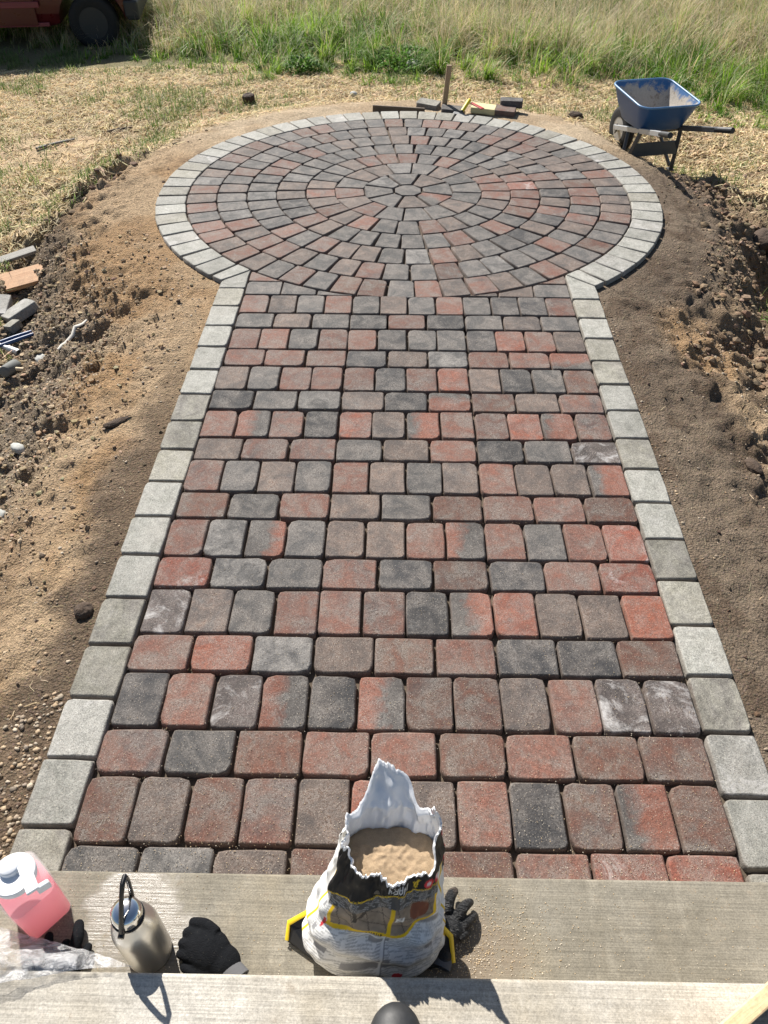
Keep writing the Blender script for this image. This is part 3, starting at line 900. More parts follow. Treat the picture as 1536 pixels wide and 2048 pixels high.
# folded bottom corners sticking out
simple('bag_black', (0.014, 0.014, 0.015), 0.35, 0, 0.2, 60, 0.3)
simple('bag_yellow', (0.78, 0.54, 0.02), 0.4, 0, 0.08, 60, 0.2)
for sgn, pts in ((-1, [(-0.135, 0.045, 0.07), (-0.225, 0.005, 0.035), (-0.228, -0.03, 0.012), (-0.15, -0.075, 0.012), (-0.11, -0.03, 0.03)]),
                 (1, [(0.150, 0.02, 0.085), (0.205, -0.02, 0.045), (0.212, -0.072, 0.012), (0.13, -0.09, 0.012), (0.12, -0.03, 0.04)])):
    top = [Vector(p) for p in pts]; bot = [p - Vector((0, 0, 0.010)) for p in top]
    if sgn > 0: top, bot = top[::-1], bot[::-1]
    c = MB().loft([bot, top], True).build('corner_flap', MATS['bag_black'], bag, False, 0.003)
    e = [Vector(p) + Vector((0, 0, 0.003)) for p in pts[:3]]
    MB().tube(e, [0.006, 0.0075, 0.006], 8, True, 0.5).build('yellow_edge', MATS['bag_yellow'], c, True)

# ------------------------------------------------------------------ steel flask
fl = empty('steel_flask', (-0.670, 0.645, 0.181), 0, 'brushed stainless steel flask with black loop handle on the lower step', 'flask')
g = N('brushed_steel'); tcn = g.coord()
bs = g.noise(g.vadd(tcn, (6, 6, 500), 'MULTIPLY'), 3, 3)
g.set(Base_Color=(0.74, 0.725, 0.69), Metallic=1.0, Roughness=g.mapr(bs, 0.3, 0.7, 0.30, 0.42)); g.bump(bs, 0.08, 0.0008)
g2 = N('polished_steel'); g2.set(Base_Color=g2.mix(g2.noise(g2.coord(), 30, 3), (0.74, 0.73, 0.71), (0.80, 0.79, 0.77)), Metallic=1.0, Roughness=0.12)
prof = [(0.0, 0), (0.050, 0), (0.0565, 0.004), (0.058, 0.012), (0.058, 0.165), (0.0565, 0.180), (0.052, 0.197), (0.045, 0.212), (0.038, 0.222), (0.0345, 0.230), (0.0335, 0.236), (0.0, 0.236)]
MB().lathe(prof[1:-1], 48).build('body', g.m, fl, True)
MB().lathe([(0.036, 0.236), (0.0395, 0.238), (0.0395, 0.245), (0.037, 0.247)], 40).build('seal_ring', MATS['black_plastic'], fl, True)
MB().lathe([(0.037, 0.247), (0.0372, 0.262), (0.035, 0.270), (0.029, 0.2765), (0.019, 0.2805), (0.008, 0.282), (0.001, 0.2822)], 40).build('cap', g2.m, fl, True)
# loop handle, pivoting on the cap, in the y-z plane
hnd = MB()
loop = [(-0.002, -0.041, 0.246), (0.0, -0.042, 0.262), (0.004, -0.022, 0.300), (0.008, 0.006, 0.345), (0.012, 0.024, 0.370), (0.013, 0.040, 0.370), (0.011, 0.044, 0.335), (0.006, 0.043, 0.290), (0.002, 0.042, 0.262), (0.0, 0.041, 0.246)]
hnd.tube(loop, [0.0062, 0.0064, 0.0058, 0.0055, 0.0062, 0.0062, 0.0055, 0.0055, 0.0064, 0.0062], 10)
hnd.tube([(-0.003, -0.036, 0.247), (-0.003, -0.052, 0.245)], 0.008, 10)
hnd.build('loop_handle', MATS['black_plastic'], fl, True)

fl.scale = (1, 1, 1.07)

# ------------------------------------------------------------------ pink drink jug
jx, jy = -0.985, 0.735
jg = empty('drink_jug', (jx, jy, 0.181), R(50), 'clear plastic jug of pink drink with a white flip lid', 'jug')
def rrect(hx, hy, r, z, n=6):
    out = []
    for cx_, cy_, a0 in ((hx - r, hy - r, 0), (-hx + r, hy - r, 90), (-hx + r, -hy + r, 180), (hx - r, -hy + r, 270)):
        for k in range(n + 1):
            a = R(a0 + 90 * k / n); out.append(Vector((cx_ + r * math.cos(a), cy_ + r * math.sin(a), z)))
    return out
g = N('clear_plastic')
g.set(Base_Color=g.mix(g.noise(g.coord(), 12, 3), (0.93, 0.92, 0.93), (0.98, 0.97, 0.98)), Roughness=0.07)
g.put(g.b.inputs['Alpha'], 0.16)
clear = g.m
g = N('pink_drink'); n_ = g.noise(g.vadd(g.coord(), (30, 30, 5), 'MULTIPLY'), 2.0, 4)
g.set(Base_Color=g.mix(n_, (0.92, 0.38, 0.43), (0.94, 0.46, 0.50)), Roughness=0.3)
g.b.inputs['Subsurface Weight'].default_value = 0.0
g.b.inputs['Subsurface Radius'].default_value = (0.06, 0.03, 0.03)
trn = g.n('BsdfTranslucent'); trn.inputs[0].default_value = (1.0, 0.52, 0.58, 1)
mxs = g.n('MixShader'); mxs.inputs[0].default_value = 0.6
g.t.links.new(g.b.outputs[0], mxs.inputs[1]); g.t.links.new(trn.outputs[0], mxs.inputs[2]); g.t.links.new(mxs.outputs[0], g.t.nodes['Material Output'].inputs[0])
HX, HY = 0.062, 0.058
outer = [(HX - 0.006, HY - 0.006, 0.020, 0.0), (HX, HY, 0.024, 0.006), (HX + 0.002, HY + 0.002, 0.026, 0.12), (HX + 0.004, HY + 0.004, 0.03, 0.205), (HX, HY, 0.04, 0.222), (0.052, 0.052, 0.0515, 0.232), (0.050, 0.050, 0.0495, 0.243)]
inner = [(a - 0.0022, b - 0.0022, max(r - 0.002, 0.004), z + (0.003 if i == 0 else 0)) for i, (a, b, r, z) in enumerate(outer)][::-1]
rings = [rrect(*k) for k in outer] + [rrect(*k) for k in inner]
MB().loft(rings, True).build('jug_wall', clear, jg, True)
liq = [(a - 0.0032, b - 0.0032, max(r - 0.003, 0.004), max(z, 0.0045)) for a, b, r, z in outer[:3]] + [(HX - 0.0008, HY - 0.0008, 0.026, 0.160)]
MB().loft([rrect(*k) for k in liq], True).build('pink_drink', g.m, jg, True)
ld = MB().lathe([(0.049, 0.236), (0.0535, 0.237), (0.0545, 0.242), (0.0545, 0.254), (0.052, 0.2575), (0.030, 0.2565), (0.001, 0.256)], 44).build('lid', MATS['white_plastic'], jg, True)
MB().box((0.022, -0.040, 0.270), (0.030, 0.100, 0.010), (R(-8), 0, R(-12))).box((0.035, -0.088, 0.262), (0.032, 0.012, 0.030), (0, 0, R(-12))).build('flip_handle', MATS['white_plastic'], ld, False, 0.003)
MB().lathe([(0.026, 0.256), (0.026, 0.268), (0.022, 0.273), (0.001, 0.274)], 28, (0.004, 0.018, 0)).build('spout_cap', MATS['white_plastic'], ld, True)

# ------------------------------------------------------------------ gloves
g = N('glove_knit'); tcn = g.coord(); wv = g.noise(tcn, 300, 2); nb = g.noise(tcn, 40, 5)
cg = g.mix(nb, (0.004, 0.0045, 0.006), (0.010, 0.011, 0.013)); cg = g.mix(g.mapr(g.vor(tcn, 150), 0.04, 0.09, 0.5, 0), cg, (0.30, 0.26, 0.2))
g.set(Base_Color=cg, Roughness=0.9); g.b.inputs['Specular IOR Level'].default_value = 0.12; g.bump(g.math('ADD', wv, g.math('MULTIPLY', nb, 2.0)), 0.7, 0.003)
g = N('glove_rubber'); tcn = g.coord(); nb = g.noise(tcn, 45, 5)
cg = g.mix(nb, (0.006, 0.0065, 0.0075), (0.018, 0.019, 0.021)); cg = g.mix(g.mapr(g.noise(tcn, 14, 5), 0.58, 0.72, 0, 0.5), cg, (0.16, 0.12, 0.085))
wr = g.noise(g.vadd(tcn, (1.0, 2.6, 1.0), 'MULTIPLY'), 38, 4, 0.6, 1.5)
g.set(Base_Color=cg, Roughness=g.mapr(nb, 0.3, 0.7, 0.35, 0.6)); g.bump(g.math('ADD', nb, g.math('MULTIPLY', wr, 1.5)), 1.0, 0.008)
simple('glove_cuff', (0.10, 0.10, 0.105), 0.9, 0, 0.2, 200, 0.5)

def fused(mb, name, mat, parent, vox=0.003, sm=3):
    o = mb.build(name, mat, parent, True)
    r = o.modifiers.new('remesh', 'REMESH'); r.mode = 'VOXEL'; r.voxel_size = vox; r.use_smooth_shade = True
    s = o.modifiers.new('smooth', 'SMOOTH'); s.factor = 0.5; s.iterations = sm
    return o

def curve(pts, rad, n=4):
    P_ = [Vector(p_) for p_ in pts]; out, ro = [], []
    for i in range(len(P_) - 1):
        a, b, c_, d_ = P_[max(i - 1, 0)], P_[i], P_[i + 1], P_[min(i + 2, len(P_) - 1)]
        for k in range(n):
            t = k / n
            out.append(0.5 * ((2 * b) + (c_ - a) * t + (2 * a - 5 * b + 4 * c_ - d_) * t * t + (3 * b - a - 3 * c_ + d_) * t ** 3)); ro.append(rad[i] + (rad[i + 1] - rad[i]) * t)
    out.append(P_[-1]); ro.append(rad[-1])
    return out, ro

def glove(name, loc, rz, label, fingers, palm, cuff, mat='glove_knit'):
    e = empty(name, loc, rz, label, 'glove', 'work gloves on the lower step')
    m = MB()
    for c, r_, rt in palm: m.blob(c, r_, 16, 10, rt)
    for pts, rad in fingers:
        pts, rad = curve(pts, rad); m.tube(pts, rad, 12, True, 0.86); m.blob(pts[-1], (rad[-1], rad[-1], rad[-1] * 0.86), 12, 8)
    fused(m, 'hand_shell', MATS[mat], e, 0.003, 9)
    if cuff:
        cpts, crad, flat = cuff
        cu = MB()
        a, b = Vector(cpts[0]), Vector(cpts[1])
        # open sleeve end: outer and inner wall
        q_ = (b - a).to_track_quat('X', 'Z').to_matrix()
        def rg(c, r1): return [c + q_ @ Vector((0, math.cos(2 * math.pi * k / 20) * r1, math.sin(2 * math.pi * k / 20) * r1 * flat)) for k in range(20)]
        cu.loft([rg(a, crad * 0.93), rg(a + (b - a) * 0.5, crad), rg(b, crad * 1.04), rg(b, crad * 0.86), rg(a + (b - a) * 0.3, crad * 0.8)], True)
        cu.build('cuff', MATS['glove_cuff'], e, True)
    return e
# black glove lying with its cuff open, beside the flask
glove('work_glove', (-0.50, 0.640, 0.181), R(-22), 'black knit glove with open grey cuff lying beside the steel flask',
      [([(-0.01, 0.038, 0.036), (-0.05, 0.046, 0.034), (-0.085, 0.040, 0.026)], [0.017, 0.016, 0.0135]),
       ([(-0.05, 0.012, 0.030), (-0.085, 0.012, 0.028), (-0.09, 0.010, 0.014)], [0.015, 0.014, 0.012]),
       ([(-0.05, -0.012, 0.030), (-0.082, -0.014, 0.026), (-0.086, -0.014, 0.013)], [0.015, 0.014, 0.012]),
       ([(-0.045, -0.034, 0.026), (-0.074, -0.038, 0.022), (-0.078, -0.036, 0.012)], [0.014, 0.013, 0.011]),
       ([(0.02, -0.040, 0.020), (-0.02, -0.058, 0.018), (-0.05, -0.060, 0.014)], [0.015, 0.014, 0.012])],
      [((-0.015, 0.0, 0.027), (0.065, 0.052, 0.026), None), ((0.035, -0.006, 0.024), (0.05, 0.040, 0.023), None)],
      ([(0.055, -0.014, 0.022), (0.098, -0.030, 0.024)], 0.031, 0.62))
# rubber-dipped glove behind the bag
gl_ = glove('work_glove', (0.120, 0.722, 0.181), R(-14), 'black rubber dipped glove slumped against the side of the sand bag',
      [([(-0.012, 0.03, 0.045), (-0.014, 0.060, 0.058), (-0.010, 0.086, 0.052), (-0.004, 0.102, 0.034)], [0.018, 0.018, 0.017, 0.014]),
       ([(0.022, 0.022, 0.042), (0.032, 0.050, 0.052), (0.044, 0.072, 0.044), (0.052, 0.084, 0.028)], [0.018, 0.018, 0.016, 0.013]),
       ([(0.040, 0.0, 0.032), (0.056, 0.024, 0.036), (0.068, 0.042, 0.028), (0.074, 0.052, 0.016)], [0.016, 0.016, 0.014, 0.012]),
       ([(0.036, -0.03, 0.024), (0.054, -0.012, 0.026), (0.060, 0.0, 0.016)], [0.015, 0.014, 0.012]),
       ([(-0.03, -0.02, 0.02), (-0.05, 0.01, 0.02), (-0.055, 0.03, 0.016)], [0.014, 0.013, 0.011])],
      [((0.006, -0.005, 0.030), (0.042, 0.045, 0.026), None), ((0.004, -0.065, 0.022), (0.030, 0.055, 0.020), None)],
      ([(0.004, -0.095, 0.018), (0.0, -0.125, 0.018)], 0.030, 0.5), 'glove_rubber')
gl_.scale = (0.84, 0.84, 0.84)
# glove half under the clear plastic
glove('work_glove', (-0.885, 0.605, 0.181), R(6), 'dark glove with fingertips poking out from under clear plastic film',
      [([(-0.03, 0.01, 0.02), (-0.045, 0.045, 0.024), (-0.05, 0.068, 0.017)], [0.015, 0.014, 0.012]),
       ([(0.02, 0.01, 0.02), (0.030, 0.052, 0.030), (0.024, 0.090, 0.020)], [0.017, 0.017, 0.014]),
       ([(0.0, 0.01, 0.018), (-0.004, 0.035, 0.020), (-0.002, 0.048, 0.014)], [0.015, 0.014, 0.012]),
       ([(0.04, -0.01, 0.018), (0.055, 0.02, 0.018), (0.058, 0.035, 0.014)], [0.014, 0.013, 0.011]),
       ([(-0.05, -0.02, 0.016), (-0.08, -0.005, 0.016), (-0.092, 0.01, 0.014)], [0.014, 0.013, 0.011])],
      [((0.0, -0.012, 0.02), (0.055, 0.04, 0.019), None)], None)

# ------------------------------------------------------------------ clear plastic film
def film(name, nx_, ny_, fn, label):
    us = np.linspace(0, 1, nx_); vs_ = np.linspace(0, 1, ny_)
    U, V = np.meshgrid(us, vs_)
    Pf = fn(U, V)
    idx = np.arange(nx_ * ny_).reshape(ny_, nx_)
    f = np.stack([idx[:-1, :-1], idx[:-1, 1:], idx[1:, 1:], idx[1:, :-1]], -1).reshape(-1, 4)
    o = link_mesh(name, np_mesh(name, Pf.reshape(-1, 3), f, None, True), MATS['clear_film'])
    return tag(o, label, 'plastic film')
g = N('clear_film')
tcn = g.coord(); nf = g.noise(tcn, 16, 6, 0.62, 1.5); nf2 = g.noise(tcn, 60, 3, 0.6, 2.0)
g.set(Base_Color=g.mix(nf, (0.80, 0.81, 0.83), (0.95, 0.95, 0.96)), Roughness=0.12, Alpha=g.mapr(nf, 0.35, 0.66, 0.16, 0.62))
g.b.inputs['Specular IOR Level'].default_value = 0.9
g.bump(g.math('ADD', nf, g.math('MULTIPLY', nf2, 0.4)), 1.0, 0.02)
def film_left(U, V):
    x = -1.42 + 0.64 * U + 0.10 * U * V + 0.03 * V
    w0 = 0.42 + 0.125 * U ** 1.2
    y = w0 + (0.715 - 0.16 * U ** 1.6 - w0) * V
    tread = np.where(y < 0.555 + SP * x, 0.364, 0.197)
    base = 0.366 * ss(0.66, 0.545, y) + 0.215 * (1 - ss(0.66, 0.545, y))
    bump = 0.05 * (fbm(x * 9, y * 9, 61) - 0.35) + 0.03 * np.abs(vn(x * 24, y * 24, 62) - 0.5) + 0.014 * np.abs(vn(x * 55, y * 55, 63) - 0.5)
    fade = ss(1.0, 0.7, U)
    z = np.maximum(base + np.maximum(bump, 0) * (0.35 + 0.65 * fade) + 0.02 * fade * V, tread + 0.003)
    return np.stack([x, y, z], -1)
film('plastic_film', 110, 70, film_left, 'crumpled clear plastic film draped over the upper step beside the pink jug')
def film_right(U, V):
    a = 2 * np.pi * U; q = V
    r_ = 0.10 * np.sin(np.pi * np.clip(q * 0.93 + 0.035, 0, 1)) ** 0.55
    nz = 1 + 0.35 * (fbm(np.cos(a) * 2 + 3, q * 4 + np.sin(a) * 2, 71) - 0.5)
    return np.stack([1.105 + np.cos(a) * r_ * nz, 0.735 + np.sin(a) * r_ * nz * 0.9, 0.184 + 0.17 * q + 0.012 * np.sin(a * 5) * q], -1)
film('plastic_film', 60, 40, film_right, 'small puffed clear plastic bag at the bare end of the lower step')

# ------------------------------------------------------------------ rubber toe and the pine board at the top of the steps
bt = empty('rubber_boot', (-0.022, 0.36, 0.361), 0, 'black rubber boot with rounded toe standing on the upper step', 'boot')
m = MB()
m.blob((0, 0.060, 0.034), (0.062, 0.074, 0.042), 18, 12).blob((0.002, -0.02, 0.035), (0.044, 0.10, 0.042), 18, 12).blob((0, -0.12, 0.045), (0.040, 0.055, 0.052), 16, 10)
m.tube([(0, -0.115, 0.05), (0, -0.118, 0.14), (0, -0.12, 0.26)], [0.046, 0.045, 0.056], 18)
fused(m, 'upper', MATS['black_rubber'], bt, 0.005, 8)
sl = [Vector((0.062 * math.cos(a) * (1.0 if math.sin(a) > 0 else 0.84), 0.155 * math.sin(a) - 0.025, 0)) for a in np.linspace(0, 2 * math.pi, 32, endpoint=False)]
MB().loft([[p for p in sl], [p + Vector((0, 0, 0.018)) for p in sl]], True).build('sole', MATS['tyre_rubber'], bt, True)

pb = MB().box((0, 0, 0), (0.62, 0.036, 0.10)).build('pine_board', MATS['wood_pine'], None, False, 0.004, (0.80, 0.506, 0.412), (0, 0, R(32.5)))
tag(pb, 'pale pine board standing on edge across the corner of the upper step', 'board')
#PART4

# ------------------------------------------------------------------ wheelbarrow
def gz(x, y): return float(zg(np.array([x]), np.array([y]))[0])
wb = empty('wheelbarrow', (2.21, 7.60, -0.30), R(14.2), 'blue wheelbarrow with mortar crusted tray resting on its legs in the dirt', 'wheelbarrow')
g = N('barrow_blue'); tcn = g.coord(); p = g.xyz(tcn)
nn = g.noise(tcn, 9, 6, 0.7); nf = g.noise(tcn, 60, 4)
g.set(Base_Color=g.mix(g.mapr(nn, 0.55, 0.75, 0, 0.35), (0.022, 0.085, 0.22), (0.10, 0.16, 0.26)), Roughness=0.42); g.bump(nf, 0.1, 0.002)
g = N('barrow_inside'); tcn = g.coord(); p = g.xyz(tcn)
nn = g.noise(tcn, 8, 6, 0.7, 0.4); nf = g.noise(tcn, 70, 4)
crust = g.math('ADD', g.math('MULTIPLY', g.math('SUBTRACT', nn, 0.5), 0.42), p[2])
mort = g.mix(nf, (0.32, 0.285, 0.24), (0.52, 0.48, 0.42))
mort = g.mix(g.mapr(g.noise(tcn, 16, 5, 0.7), 0.54, 0.68, 0, 0.7), mort, (0.16, 0.115, 0.075))
cb = g.mix(g.mapr(crust, 0.585, 0.64, 1, 0), (0.035, 0.125, 0.30), mort)
g.set(Base_Color=cb, Roughness=0.7); g.bump(nf, 0.5, 0.004)
def tring(hx, y0, y1, z0, z1, r, n=6):
    hy = (y1 - y0) / 2; cy_ = (y0 + y1) / 2
    return [Vector((q_.x, q_.y + cy_, z0 + (z1 - z0) * (q_.y + hy) / (2 * hy))) for q_ in rrect(hx, hy, r, 0, n)]
out_r = [tring(0.195, -0.20, 0.20, 0.405, 0.405, 0.07), tring(0.215, -0.225, 0.225, 0.42, 0.425, 0.08), tring(0.255, -0.275, 0.30, 0.53, 0.55, 0.095), tring(0.285, -0.315, 0.345, 0.628, 0.672, 0.10)]
in_r = [tring(0.279, -0.309, 0.339, 0.628, 0.672, 0.095), tring(0.249, -0.269, 0.294, 0.535, 0.555, 0.09), tring(0.209, -0.219, 0.219, 0.432, 0.437, 0.075), tring(0.18, -0.19, 0.19, 0.420, 0.420, 0.06)]
tray = MB().loft(out_r, True, True, True, False).build('tray', MATS['barrow_blue'], wb, True)
MB().loft(in_r, True, True, False, True).build('tray_inside', MATS['barrow_inside'], tray, True)
lip = tring(0.286, -0.316, 0.346, 0.630, 0.674, 0.10); lip.append(lip[0])
simple('barrow_lip', (0.10, 0.22, 0.40), 0.4, 0, 0.3, 25, 0.3)
MB().tube(lip, 0.0095, 8, False).build('rolled_rim', MATS['barrow_lip'], tray, True)
for sgn in (-1, 1):
    h = MB().bar((sgn * 0.095, 0.47, 0.235), (sgn * 0.262, -0.66, 0.535), 0.036, 0.042).build('handle', MATS['grey_metal'] if sgn < 0 else MATS['dark_metal'], wb, False, 0.004)
    MB().tube([(sgn * 0.257, -0.63, 0.528), (sgn * 0.283, -0.82, 0.578)], [0.023, 0.024], 12).build('grip', MATS['black_rubber'], h, True)
    MB().bar((sgn * 0.195, -0.20, 0.40), (sgn * 0.262, -0.10, 0.0), 0.036, 0.030).bar((sgn * 0.15, 0.10, 0.32), (sgn * 0.258, -0.07, 0.03), 0.030, 0.022).box((sgn * 0.262, -0.09, 0.008), (0.05, 0.07, 0.016)).build('leg', MATS['dark_metal'], wb, False, 0.003)
    MB().bar((sgn * 0.10, 0.42, 0.245), (sgn * 0.072, 0.50, 0.20), 0.012, 0.07).build('axle_bracket', MATS['dark_metal'], wb, False, 0.003)
MB().bar((-0.225, -0.16, 0.235), (0.225, -0.16, 0.235), 0.02, 0.115).build('cross_brace', MATS['dark_metal'], wb, False, 0.003)
MB().bar((-0.14, 0.05, 0.375), (0.14, 0.05, 0.375), 0.06, 0.05).bar((-0.19, -0.16, 0.40), (0.19, -0.16, 0.40), 0.05, 0.03).build('tray_riser', MATS['wood_dark'], wb, False, 0.003)
w_ = MB().lathe([(0.105, -0.042), (0.16, -0.046), (0.19, -0.038), (0.203, -0.018), (0.205, 0.0), (0.203, 0.018), (0.19, 0.038), (0.16, 0.046), (0.105, 0.042)], 36, (0, 0.50, 0.205), False, False, 'X').build('tyre', MATS['tyre_rubber'], wb, True)
MB().lathe([(0.112, -0.040), (0.108, -0.034), (0.07, -0.018), (0.03, -0.03), (0.018, -0.06), (0.018, 0.06), (0.03, 0.03), (0.07, 0.018), (0.108, 0.034), (0.112, 0.040)], 30, (0, 0.50, 0.205), True, True, 'X').build('wheel_rim', MATS['rim_metal'], w_, True)

# ------------------------------------------------------------------ pickup truck
tk = empty('pickup_truck', (-4.60, 12.98, -0.60), R(9), 'dark red pickup truck with black bumper parked in the long grass', 'truck')
# x forward, y = 0 is the near side, +y into the picture; origin under the near front wheel
def arch(cx_, r_, z0, n=12):
    return [(cx_ - r_ * math.cos(math.pi * k / n), max(z0, 0.36 + r_ * math.sin(math.pi * k / n))) for k in range(n + 1)]
low = [(-4.30, 0.50), (-4.05, 0.42)] + arch(-3.05, 0.46, 0.36) + [(-2.50, 0.33), (-0.60, 0.33)] + arch(0.0, 0.46, 0.36) + [(0.47, 0.42), (0.54, 0.46)]
up = [(0.58, 0.60), (0.58, 0.92), (0.48, 1.02), (-0.35, 1.10), (-0.95, 1.66), (-2.05, 1.68), (-2.20, 1.12), (-4.30, 1.12)]
prof = low + up
def side(y, sh):
    out = []
    for x, z in prof:
        k = 0.0
        if z > 1.05: k = (z - 1.05) * 0.30
        if z < 0.5: k = (0.5 - z) * 0.22
        out.append(Vector((x, y + sh * k, z)))
    return out
MB().loft([side(-0.10, 1), side(-0.13, 1), side(1.59, -1), side(1.56, -1)], True).build('body', MATS['truck_red'], tk, False)
d_ = MB().box((-1.42, -0.135, 0.72), (1.32, 0.02, 0.74)).build('door', MATS['truck_red'], tk, False, 0.006)
MB().box((-1.93, -0.152, 0.93), (0.16, 0.02, 0.035)).build('handle', MATS['bumper_grey'], d_, False, 0.004)
MB().box((-1.60, -0.152, 0.605), (1.82, 0.018, 0.075)).build('side_moulding', MATS['truck_moulding'], tk, False, 0.005)
MB().box((-1.55, -0.112, 0.355), (1.88, 0.04, 0.05)).build('rocker_panel', MATS['truck_moulding'], tk, False, 0.006)
wv_ = [Vector(p_) for p_ in ((-0.50, 0.0, 1.15), (-0.98, 0.13, 1.58), (-1.95, 0.13, 1.60), (-2.05, 0.0, 1.15))]
MB().loft([[p_ + Vector((0, -0.135, 0)) for p_ in wv_], [p_ + Vector((0, -0.10, 0)) for p_ in wv_]], True).build('window', MATS['truck_glass'], tk)
bp = MB().box((0.585, 0.73, 0.50), (0.18, 1.76, 0.24)).box((0.575, -0.125, 0.52), (0.20, 0.06, 0.22)).build('bumper', MATS['bumper_grey'], tk, False, 0.03)
MB().box((0.56, -0.02, 0.74), (0.10, 0.26, 0.16)).build('headlight', MATS['lamp_lens'], tk, False, 0.02)
MB().box((0.56, 1.48, 0.74), (0.10, 0.26, 0.16)).build('headlight', MATS['lamp_lens'], tk, False, 0.02)
for wx in (0.0, -3.05):
    for wy in (0.0, 1.46):
        sg = -1 if wy == 0 else 1
        w_ = MB().lathe([(0.20, -0.10), (0.26, -0.115), (0.32, -0.11), (0.345, -0.085), (0.35, 0), (0.345, 0.085), (0.32, 0.11), (0.26, 0.115), (0.20, 0.10)], 40, (wx, wy, 0.35), False, False, 'Y').build('wheel', MATS['tyre_rubber'], tk, True)
        MB().lathe([(0.205, -0.095), (0.19, -0.07), (0.12, -0.05), (0.07, -0.075), (0.03, -0.08), (0.03, 0.08), (0.07, 0.075), (0.12, 0.05), (0.19, 0.07), (0.205, 0.095)], 30, (wx, wy, 0.35), True, True, 'Y').build('rim', MATS['bumper_grey'], w_, True)

# ------------------------------------------------------------------ things round the circle's far edge
def board(name, c, size, rot, mat, label, cat='board', bev=0.004, group=None):
    o = MB().box((0, 0, 0), size).build(name, MATS[mat], None, False, bev, c, rot)
    return tag(o, label, cat, group)
board('edging_board', (-0.10, 8.315, -0.022), (0.52, 0.024, 0.07), (0, R(2), R(-2)), 'wood_dark', 'dark edging board lying behind the rim of the paved circle')
st = MB().box((0, 0, 0.26), (0.052, 0.030, 0.66), None, 0.92).build('wooden_stake', MATS['wood_stake'], None, False, 0.003, (0.345, 8.50, -0.24), (R(4), R(3.5), R(10)))
tag(st, 'narrow wooden stake driven upright behind the paved circle', 'stake')
loose_me = paver_mesh('loose_paver_mesh', rect(PV - 0.008, PL - 0.008), th=0.065)
def loose(c, rot, code, label, scale=(1, 1, 1)):
    o = bpy.data.objects.new('loose_paver', loose_me); COL.objects.link(o)
    if not loose_me.materials: loose_me.materials.append(PM['b'])
    o.location = c; o.rotation_euler = rot; o.scale = scale
    s_ = o.material_slots[0]; s_.link = 'OBJECT'; s_.material = PM[code]
    return tag(o, label, 'paver')
loose((0.20, 8.51, 0.005), (R(3), R(-2), R(70)), 'T', 'pale loose paver lying flat on the left of the wooden stake')
loose((0.44, 8.36, -0.003), (R(4), R(0), R(85)), 'D', 'dark loose paver lying between the wooden stake and the yellow hammer')
loose((1.03, 8.46, 0.052), (R(0), R(4), R(82)), 'D', 'dark paver resting on top of the rust brown one')
loose((0.95, 8.31, 0.012), (R(2), R(-3), R(78)), 'B', 'rust brown sandy paver lying behind the circle rim beside pale block')
simple('yellow_stained', (0.62, 0.55, 0.30), 0.8, 0, 0.3, 14, 0.4)
board('wooden_block', (0.745, 8.335, -0.005), (0.24, 0.15, 0.055), (R(3), R(2), R(-12)), 'yellow_stained', 'pale block with yellow stain lying next to the yellow hammer', 'block', 0.006)
hm = empty('club_hammer', (0.56, 8.32, -0.02), R(62), 'hammer with thick yellow grip leaning on the loose pavers', 'hammer')
MB().tube([(-0.07, 0, 0.012), (-0.02, 0, 0.03), (0.03, 0, 0.05), (0.08, 0, 0.068), (0.10, 0, 0.074)], [0.016, 0.019, 0.018, 0.021, 0.017], 12).build('grip', MATS['yellow_grip'], hm, True)
MB().tube([(-0.13, 0, 0.0), (-0.07, 0, 0.013)], 0.014, 10).build('shaft', MATS['black_rubber'], hm, True)
MB().box((-0.15, 0, -0.004), (0.045, 0.11, 0.045), (0, R(-15), 0)).build('head', MATS['dark_metal'], hm, False, 0.006)
MB().loft([[Vector(p_) for p_ in ((0.10, -0.03, 0.05), (0.04, -0.19, 0.035), (0.0, -0.17, 0.035), (0.07, -0.02, 0.05))], [Vector(p_) for p_ in ((0.10, -0.03, 0.06), (0.04, -0.19, 0.043), (0.0, -0.17, 0.043), (0.07, -0.02, 0.06))]], True).build('red_tab', MATS['red_paint'], hm, False, 0.003)
board('wood_sliver', (0.70, 8.92, -0.16), (0.42, 0.022, 0.015), (0, R(-4), R(14)), 'wood_weathered', 'thin dry wood sliver lying in straw behind the hammer', 'stick', 0.002)

# ------------------------------------------------------------------ things on the left bank
def on(x, y, dz=0.0): return (x, y, gz(x, y) + dz)
board('orange_plank', on(-2.86, 5.18, 0.075), (0.80, 0.185, 0.034), (R(13), R(-5), R(27)), 'wood_orange', 'orange brown plank lying on the gravel bank by the lawn edge', 'plank')
board('grey_slat', on(-2.96, 5.47, 0.05), (0.30, 0.08, 0.024), (R(8), R(-6), R(33)), 'wood_grey', 'short grey slat lying just behind the orange plank', 'plank')
loose(on(-2.86, 4.80, 0.075), (R(8), R(6), R(10)), 'H', 'white dusted grey paver lying flat on the gravel bank')
loose(on(-2.69, 4.74, 0.085), (R(12), R(-12), R(-42)), 'H', 'grey paver tilted against the white dusted one on the bank')
loose(on(-2.665, 4.56, 0.04), (R(5), R(-10), R(-25)), 'T', 'broken paver piece lying in front of the two grey pavers', (0.45, 0.42, 0.8))
ch = empty('blue_chisel', on(-2.60, 4.42, 0.02), R(38), 'pair of blue handled chisels lying on the gravel bank', 'chisel')
for k in (-1, 1):
    MB().tube([(-0.12, 0.022 * k, 0.0), (0.02, 0.022 * k, 0.006), (0.12, 0.020 * k, 0.010)], [0.012, 0.013, 0.010], 10).build('blade', MATS['blue_paint'], ch, True)
pp = empty('steel_pipe', on(-2.64, 4.34, 0.03), R(-28), 'short grey steel pipe lying in front of the blue chisels', 'pipe')
